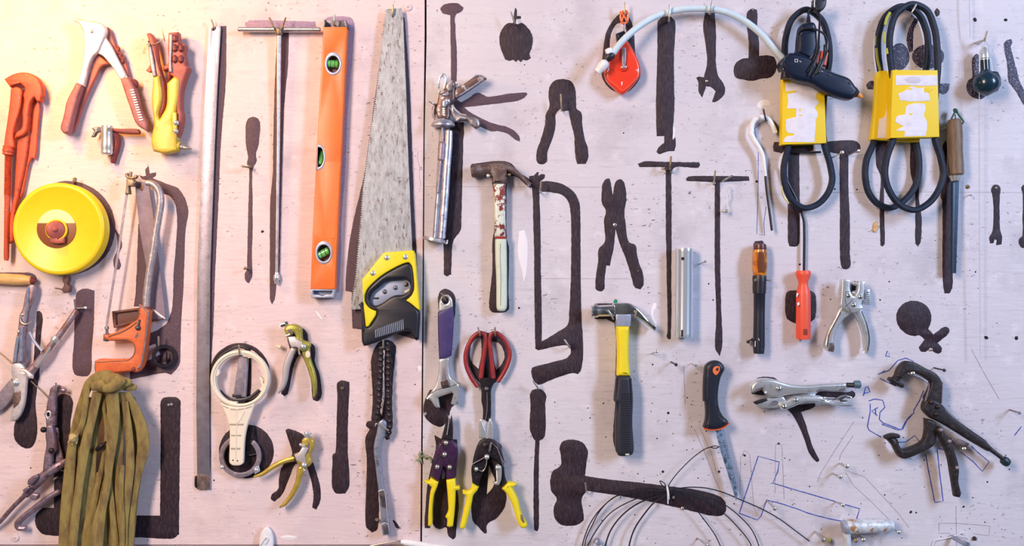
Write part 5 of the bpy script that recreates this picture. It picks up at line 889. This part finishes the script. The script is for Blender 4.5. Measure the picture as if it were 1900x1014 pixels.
ob('pivot_boss', iron, rv('L:520,320', 29, 6, 3), parent=JB); ob('body_edge', slate, tu('L:432,450 480,425 530,395', .9, 30.3), tu('L:600,330 625,400 648,445', .9, 30.3), tu('L:560,300 600,340 640,455', .7, 30.3), parent=JB)
ob('latch', satin, pr('L:590,462 608,452 627,466 628,560 614,595 585,595 570,575 596,572', 24, 31, 2))
ob('grip', ylw, pr('L:428,585! 474,614! 465,635 440,665 425,730 405,810 378,895 362,903 345,895 345,880 372,760 386,675 360,645 364,636 388,640 412,632', 10, 32, 5), label='left yellow grip'); ob('grip', ylw, pr('L:634,625! 678,578! 732,588 734,602 702,612 745,700 770,800 808,868 806,885 790,895 765,893 738,845 700,725 660,652', 10, 32, 5), label='right yellow grip with a worn patch')
ob('worn_patch', slate, pr('L:762,800 772,795 790,850 780,858 764,830', 31, 33, .4, jit=.4), parent=PARTS[-1]); ob('dangling_tab', cream, pr('L:545,460! 565,510 585,560 572,610 530,660! 535,600', 1, 2.2, .3))

T('wire_coil', 'loose coil of thin black wire tied to a nail at the bottom', 'wire')
for i, s in enumerate(('s:610,620,10 500,600,14 380,610,12 260,650,12 140,740,12 60,850,12 15,960,12 -10,1100,12', 's:620,625,14 480,625,16 360,640,14 240,660,14 130,760,14 70,870,14 30,960,14 10,1100,14', 's:600,630,12 470,650,14 380,680,12 200,780,12 90,920,12 40,1014,12 10,1100,12', 's:620,635,14 500,670,14 400,710,14 280,800,14 200,910,14 165,1014,14 150,1100,14', 's:620,640,16 530,690,16 440,790,14 370,900,14 335,1014,14 325,1100,14', 's:640,610,16 760,595,16 880,600,14 1000,630,14 1120,680,14 1280,750,14 1420,830,12 1500,890,12 1620,980,12', 's:620,620,14 740,630,14 860,660,14 1000,710,14 1120,800,14 1210,900,14 1260,1014,14 1280,1100,14', 's:640,630,14 760,650,16 900,700,16 1010,780,14 1110,880,14 1190,980,14 1240,1100,14', 's:630,625,16 700,650,16 800,740,16 880,840,14 950,940,14 985,1014,14 1010,1100,14')): ob('wire_strand', wire_black, tu(s, 1.05 if i not in (3, 4) else 1.4, n=8, sub=6))
ob('wire_end', wire_black, tu('s:610,590,14 650,530,16 720,450,18 800,375,18 880,320,18 915,308,18 950,300,18 975,308,18 950,316,18 915,310,18', .9, n=8), tu('s:600,590,14 580,560,18 555,550,18 570,580,16 600,600,14', .9, n=8)); ob('wire_tie', wire_white, tu('s:603,585,18 610,640,18 612,712,14', 1.2), tu('s:608,590,18 618,640,18 620,680,14', 1))

T('grip_bar', 'chipped white T shaped handle with rusty underside at the bottom', 'hand tool')
ob('crossbar', rust_white, la((1569, 978, 26), (1656, 976, 22), [(0, 11.5), (.03, 13.6), (.5, 13), (.97, 11), (1, 9.5)], 32)); ob('end_ring', plate_grey, la((1563.5, 980, 26), (1571, 978.5, 26), [(0, 11), (.4, 13.4), (1, 13.2)], 32)); ob('stem', rust_white, la((1571, 990, 26), (1574, 1050, 26), [(0, 7), (1, 7)]))
T('wire_peg', 'chunky pale bolt wrapped with white wire at the bottom right', 'bolt')
ob('bolt', blued, la((1765, 996, 2), (1795, 1013, 34), [(0, 3.6), (.85, 4), (.86, 6), (1, 6)])); ob('wire_wrap', wire_white, tu('O:1100,352,3 1110,310,3 1180,290,4 1260,270,6 1320,250,6', .8), tu('O:1310,250,6 1370,232,5 1430,290,4', .7), tu('O:1320,262,6 1400,280,5 1425,352,4', .7))

T1('string', 'long thin pale string hanging straight down at the right', 'string', M('pale grey string', (.55, .60, .68), .6), tu('1817,96,26 1817,250,25 1817.5,450,22 1819,662,20', .65, n=8))
T1('string', 'short thin string at the top edge above the teal bulb', 'string', CUR.data.materials[0], tu('1798.5,-20,16 1799,20,16 1800,68,14', .65, n=8))
T('wire_twist', 'twisted white wire holding a small screw on the right painted T', 'wire')
ob('wire', wire_white, tu('i:855,350,20 880,360,18 900,400,16 900,440,14 880,480,12 850,520,10 845,540,10', .6), tu('i:890,345,20 885,390,16 905,440,12 890,490,12 900,540,12 880,570,12', .6)); ob('screw', zinc, la((1336, 391.5, 8), (1350, 392, 14), [(0, 1.5), (.7, 2), (.75, 4), (1, 3.4)], 14))
T('twig', 'small dry green sprig stuck in the seam', 'twig')
ob('sprig', M('dry green moss', (.20, .28, .12), .9, 0, (.42, .46, .32), 200, (.45, .6)), *[tu([(780, 850, 3, True), (780 + random.uniform(-10, 10), 850 + random.uniform(-14, 14), random.uniform(3, 10), True)], [1.8, .8], sub=1, n=6) for _ in range(14)], tu('L:105,410 125,400 145,420 150,440', 2.2, 4))
T1('wood_chip', 'splintered scrap of pale wood below the twin belts', 'wood chip', pale_wood, pr('j:470,700 480,640 495,625 500,660 520,655 495,690 490,710', .4, 3, .5, jit=.5), pr('j:455,690 480,680 478,695', .4, 2, .3))
T1('screw_anchor', 'tiny pale screw tip casting a shadow beside the upright eyelet pliers', 'screw', cream, la((511, 642, 2), (522, 645, 14), [(0, 1), (.5, 2), (.7, 4), (1, 3)], 14))
# ---------------------------------------------------------------- hooks, nails and screws in the boards
def hook(label, bx, by, tx, ty, d=24, r=1.5, mat=None, mid=None):
    m = mid or ((bx + tx) / 2 * .4 + bx * .6, by)
    pts = [(bx, by, 0, True), (bx, by, d * .75, False), (bx + (tx - bx) * .15, by + (ty - by) * .15, d, False), (tx, ty, d + 3, True)]
    return T1('bent_hook', label, 'hook', mat or zinc, tu(pts, r, n=10, sub=4), group='bent hooks holding the tools')
def nail(label, bx, by, tx, ty, d=30, r=1.5, hr=3.4, mat=None):
    T('nail', label, 'nail', 'nails and screws in the board')
    ob('shank', mat or zinc, tu([(bx, by, 0, True), (tx, ty, d, True)], r, sub=1)); ob('head', mat or zinc, la((tx, ty, d - 1), (tx + (tx - bx) * .06, ty + (ty - by) * .06, d + 1.6), [(0, hr * .8), (.2, hr), (.7, hr), (1, hr * .6)], 16))
def screw(label, x, y, r=3, d=1.5, mat=None):
    T('screw', label, 'screw', 'nails and screws in the board')
    ob('head', mat or zinc, la((x, y, 0), (x, y, d + 1.2), [(0, r * .9), (.3, r), (.75, r * .85), (1, r * .5)], 16)); ob('socket', hole_dark, riv(x, y, d + .9, r * .36, .5))
hook('hook holding the top of the steel ruler', 398, 53, 392, 36, 9)
hook('left of the two hooks under the steel T handle', 511, 56, 500, 33, 20, 1.7, brass); hook('right of the two hooks under the steel T handle', 521, 58, 530, 33, 20, 1.7, brass)
hook('nail holding the open top of the orange spirit level', 620, 46, 620.5, 27, 20, 1.6)
hook('hook through the tip of the large handsaw', 729, 30, 729, 9, 17, 1.6)
hook('bent nail in the stalk of the painted apple', 955, 44, 948, 22, 20, 1.5); hook('bent hook on the painted pincers', 1042, 205, 1040.5, 175, 22, 1.5)
hook('hook holding the red chalk reel clip', 1159, 30, 1159, 5, 18, 1.5)
hook('left hook carrying the white hose', 1241, 40, 1243, 9, 34, 1.6); hook('right hook carrying the white hose', 1317, 26, 1321.5, 2, 34, 1.6)
hook('hook inside the loops of the twin drive belts', 1690, 27, 1700, 8, 44, 1.8)
hook('bent nail left of the caulking gun', 806, 194, 796, 188, 22, 1.6); hook('hook at the top of the painted bow saw', 1002, 357, 1004, 337, 20, 1.6); screw('screw below the hook of the painted bow saw', 1002, 356, 2.8)
hook('hook inside the grip of the painted bow saw', 1057, 645, 1047, 631, 18, 1.8); hook('hook under the painted bow saw, above the painted screwdriver', 999, 722, 989, 707, 18, 1.7)
hook('hook at the crossing of the left painted T handle', 1243, 314, 1245, 291, 22, 2, brass); nail('left brass nail at the left painted T handle', 1240, 316, 1230, 313, 18, 1.4, 2.8, brass); screw('right screw at the left painted T handle', 1246, 320, 2.6); screw('lower screw at the left painted T handle', 1234.5, 322, 1.8)
hook('upright hook on the right painted T handle', 1325, 339, 1327, 317, 22, 1.8); nail('nail leaning right on the right painted T handle', 1338, 338, 1359.5, 325, 26, 1.7, 2.2); screw('screw at the foot of the right T handle hook', 1325, 341, 3)
nail('small nail just right of the chrome tube', 1299, 490, 1308, 486, 22, 1.1, 2.4)
hook('dark nail carrying the white bent rod', 1421, 224, 1416.5, 203, 24, 1.6, iron)
nail('left of two screws under the square painted T', 1546, 292, 1562, 283, 26, 1.3, 3.6); nail('right of two screws under the square painted T', 1574, 288, 1593, 280, 28, 1.4, 2.8)
nail('nail from which the teal bulb hangs', 1808, 80, 1827, 74, 30, 1.7, 2.2); hook('upright hook above the teal bulb', 1826, 76, 1831, 58, 30, 1.8)
nail('nail behind the top of the wood handled file', 1744, 243, 1760, 234, 14, 1.3, 2.2); screw('brass plug right of the file ferrule', 1795, 347, 4, 1.2, brass); hook('tiny hook right of the file blade', 1800, 362, 1803, 363, 8, 1)
screw('screw in the eye of the small painted spanner', 1848, 349, 2.6); hook('nail through the hole of the purple wrench', 827, 558, 818, 544, 24, 1.5, brass)
hook('left hook holding the red scissors', 891, 623, 887, 608, 20, 1.6); hook('right hook holding the red scissors', 919, 623, 918.5, 608, 20, 1.6)
hook('left hook under the polished hammer head', 1138, 592, 1128, 576, 34, 1.7); hook('right hook under the polished hammer head', 1178, 590, 1181, 577, 34, 1.7)
nail('right nail above the rusty hammer cheek', 948, 323, 945, 324.5, 30, 1.4, 2.8, brass); nail('left nail in front of the rusty hammer head', 913, 326, 906, 326.5, 32, 1.4, 3.2, silver)
screw('screw at the pivot of the painted slip pliers', 1141, 418, 4); screw('screw in the leg of the painted slip pliers', 1184, 503.5, 2, 1, brass); screw('screw in the head of the painted open spanner', 1311, 151, 3); screw('screw in the top of the long painted bar', 1240.5, 40.5, 2.4); screw('screw at the top of the painted open spanner', 1316.5, 26, 2.6); screw('screw at the top of the painted mallet', 1397, 18.5, 2.2)
nail('nail below the yellow hammer claw', 1208, 657, 1218, 652.5, 24, 1.2, 3); nail('middle nail above the pruning saw', 1245, 672, 1254, 677, 24, 1.3, 3, iron); nail('nail left of the pruning saw top', 1282, 675, 1290.5, 678.5, 22, 1.2, 2.4)
screw('screw left of the taped screwdriver neck', 1402, 520, 3.6, 26); nail('nail right of the taped screwdriver neck', 1419, 521, 1428, 520.5, 22, 1.2, 2.4); nail('nail left of the taped screwdriver end', 1396, 629, 1388.5, 634.5, 12, 1.3, 3.2, iron)
screw('screw at the handle of the painted magnifier', 1727, 649, 3.4); nail('nail inside the upper jaw of the dark clamp', 1684, 692, 1693.5, 693.5, 38, 1.5, 3.6); nail('nail beside the lever of the dark clamp', 1778, 831, 1788.5, 833.5, 30, 1.5, 3.4)
nail('nail right of the dark clamp jaw', 1733, 683, 1751.5, 687.5, 30, 1.3, 3, iron); nail('nail near the right edge level with the dark clamp', 1873, 761, 1891, 766.5, 30, 1.5, 2.8, slate)
nail('upper of two close nails above the pencil lines', 1557, 860.5, 1571, 866, 28, 1.7, 3.8); nail('lower of two close nails above the pencil lines', 1544.5, 879, 1559, 885.5, 28, 1.7, 3.4)
nail('nail on the blue marker line of the stepped block', 1551, 932, 1564, 938, 26, 1.6, 3.2); nail('nail at the notch of the blue stepped block', 1423.5, 930, 1437, 945, 28, 1.5, 3.2); nail('nail at the bottom edge inside the wire coil', 1294, 999, 1311, 1013, 28, 1.6, 3)
nail('long nail left of the white pipe handle', 1512, 987, 1527.5, 1003, 32, 1.9, 3.8); screw('yellow green screw left of the white pipe handle', 1538, 1003, 4, 20, M('yellow green screw', (.45, .48, .08), .4, .5)); nail('left nail under the white pipe handle', 1580, 998, 1588, 1004, 24, 1.6, 3.8, brass); nail('right nail under the white pipe handle', 1594, 995, 1602, 1003, 26, 1.8, 3.6); nail('nail at the right end of the white pipe handle', 1656, 981, 1667.5, 988.5, 26, 1.6, 3.2)
screw('dark plug at the bottom right beside the wrapped bolt', 1808, 1000, 4, 3, iron)
hook('nail at the head of the painted ball hammer', 1088, 914, 1086, 897, 18, 1.5); screw('screw inside the wire coil', 1249.5, 923.5, 3.4, 6); screw('screw under the painted ball hammer handle', 1266, 944, 3.2); nail('pale blue bolt at the bottom edge left of the coil', 1107, 1001, 1110, 1008, 22, 3.6, 5.4, blued)
hook('hook holding the cream ring spanner', 444.5, 659, 443, 641, 26, 1.6); hook('nail holding the chain wrench chain', 711, 647, 711, 629, 22, 1.8); screw('screw left of the chain wrench handle foot', 699, 965, 3.4, 12); screw('screw at the top of the painted stubby file', 635, 721, 3.4, 2, brass)
nail('pale nail across the top of the painted flat bar', 140, 573, 158, 571.5, 14, 1.4, 2.6, silver); hook('upright hook over the slanting cutter lever', 140, 573, 138, 556, 22, 1.6); hook('nail holding the dark pipe ring', 294.5, 643, 294, 625, 18, 1.8)
screw('left of the twin screws on the painted square', 313, 752, 2.6, 2, silver); screw('right of the twin screws on the painted square', 318.5, 751, 2.8, 2, silver); hook('upright nail at the top of the dark lever pliers', 104.5, 728, 104, 711, 22, 1.5)
nail('thin nail beside the dark screw rod', 113, 874, 126, 874, 16, 1, 1.4, silver); screw('screw left of the adjustable wrench jaw', 789.5, 768.5, 3, 2, silver); screw('screw between the jaws of the punch pliers', 1586, 546, 3.4, 20)
nail('left brass nail on the painted screwdriver', 466, 312, 451, 309, 20, 1.4, 2.4, brass); nail('right brass nail on the painted screwdriver', 467, 312, 461, 309, 16, 1.4, 3, brass); nail('small nail at the foot of the painted screwdriver', 459, 500, 454.5, 498, 16, 1.4, 3, brass); nail('brass nail above the yellow tape reel', 139, 341, 138.5, 334, 16, 2, 4.2, brass)
for lab, x, y, m in (('white washer with a screw at the top of the pink board', 757, 12.5, pink_board), ('white washer with a screw at the bottom left corner', 27.5, 998.5, pink_board)):
    T('washer', lab, 'washer', 'painted over washers'); ob('disc', m, pr(ell(x, y, 7.5), .2, 2.2, .8)); ob('screw_head', m, riv(x, y, 2, 2.6, 1.2)); ob('socket', hole_dark, riv(x, y, 3, .9, .4))
hook('hook through the jaws of the open yellow gripped snips', 908, 839, 911, 823, 34, 1.6)
# ---------------------------------------------------------------- light and camera
def area(name, loc, target, w, h, power, col):
    l = bpy.data.lights.new(name, 'AREA'); l.shape = 'RECTANGLE'; l.size = w; l.size_y = h; l.energy = power; l.color = col
    o = bpy.data.objects.new(name, l); COL.objects.link(o); o.location = loc
    o.rotation_euler = (Vector(target) - Vector(loc)).to_track_quat('-Z', 'Y').to_euler(); return o
area('workshop_lamp_left', (-1.5, -2.4, 2.5), (-.1, 0, 1.35), .5, 1.4, 83, (1, .74, .60))
area('workshop_lamp_right', (2.8, -2.3, 2.65), (.3, 0, 1.4), .5, 1.4, 102, (.54, .69, 1))
pl = bpy.data.lights.new('added_flare_lamp', 'POINT'); pl.energy = 11; pl.color = (1, .40, .015); pl.shadow_soft_size = .05  # unseen lamp added to stand in for the top-left flare glow
po = bpy.data.objects.new('added_flare_lamp', pl); COL.objects.link(po); po.location = (-.91, -.27, 2.05)
w = bpy.data.worlds.new('workshop'); SC.world = w; w.use_nodes = True
nt = w.node_tree; N = nt.nodes; L = nt.links; bg = N['Background']
tc = N.new('ShaderNodeTexCoord'); sp = N.new('ShaderNodeSeparateXYZ'); L.new(tc.outputs['Generated'], sp.inputs['Vector'])
def ramp(v, stops):
    r = N.new('ShaderNodeValToRGB'); L.new(v, r.inputs['Fac']); e = r.color_ramp.elements
    while len(e) < len(stops): e.new(.5)
    for q, (p, c) in zip(e, stops): q.position = p; q.color = (*c, 1)
    return r.outputs['Color']
ab = N.new('ShaderNodeMath'); ab.operation = 'ABSOLUTE'; L.new(sp.outputs['X'], ab.inputs[0])
side = ramp(ab.outputs[0], [(0, (.50, .50, .52)), (.22, (.22, .22, .24)), (.42, (.20, .20, .22)), (.55, (1.0, 1.0, 1.08)), (.72, (1.0, 1.0, 1.08)), (.84, (.25, .25, .27)), (1, (.12, .12, .13))])
up = ramp(sp.outputs['Z'], [(0, (.55, .52, .52)), (.3, (.9, .9, .92)), (.75, (1.1, 1.1, 1.15)), (1, (.7, .7, .75))])
mx = N.new('ShaderNodeMix'); mx.data_type = 'RGBA'; mx.blend_type = 'MULTIPLY'; mx.inputs['Factor'].default_value = 1
L.new(side, mx.inputs['A']); L.new(up, mx.inputs['B']); L.new(mx.outputs['Result'], bg.inputs['Color']); bg.inputs['Strength'].default_value = .42
cam = bpy.data.cameras.new('camera'); cam.sensor_width = 36; cam.sensor_fit = 'HORIZONTAL'; cam.lens = 36 * D / 1900; cam.clip_start = .05
co = bpy.data.objects.new('camera', cam); COL.objects.link(co); co.location = (0, -D / 1000, ZC); co.rotation_euler = (math.pi / 2, 0, 0)
SC.camera = co
SC.view_settings.view_transform = 'Standard'; SC.view_settings.look = 'None'; SC.view_settings.gamma = 1; SC.view_settings.use_curve_mapping = False
SC.view_settings.exposure = 0
settle()
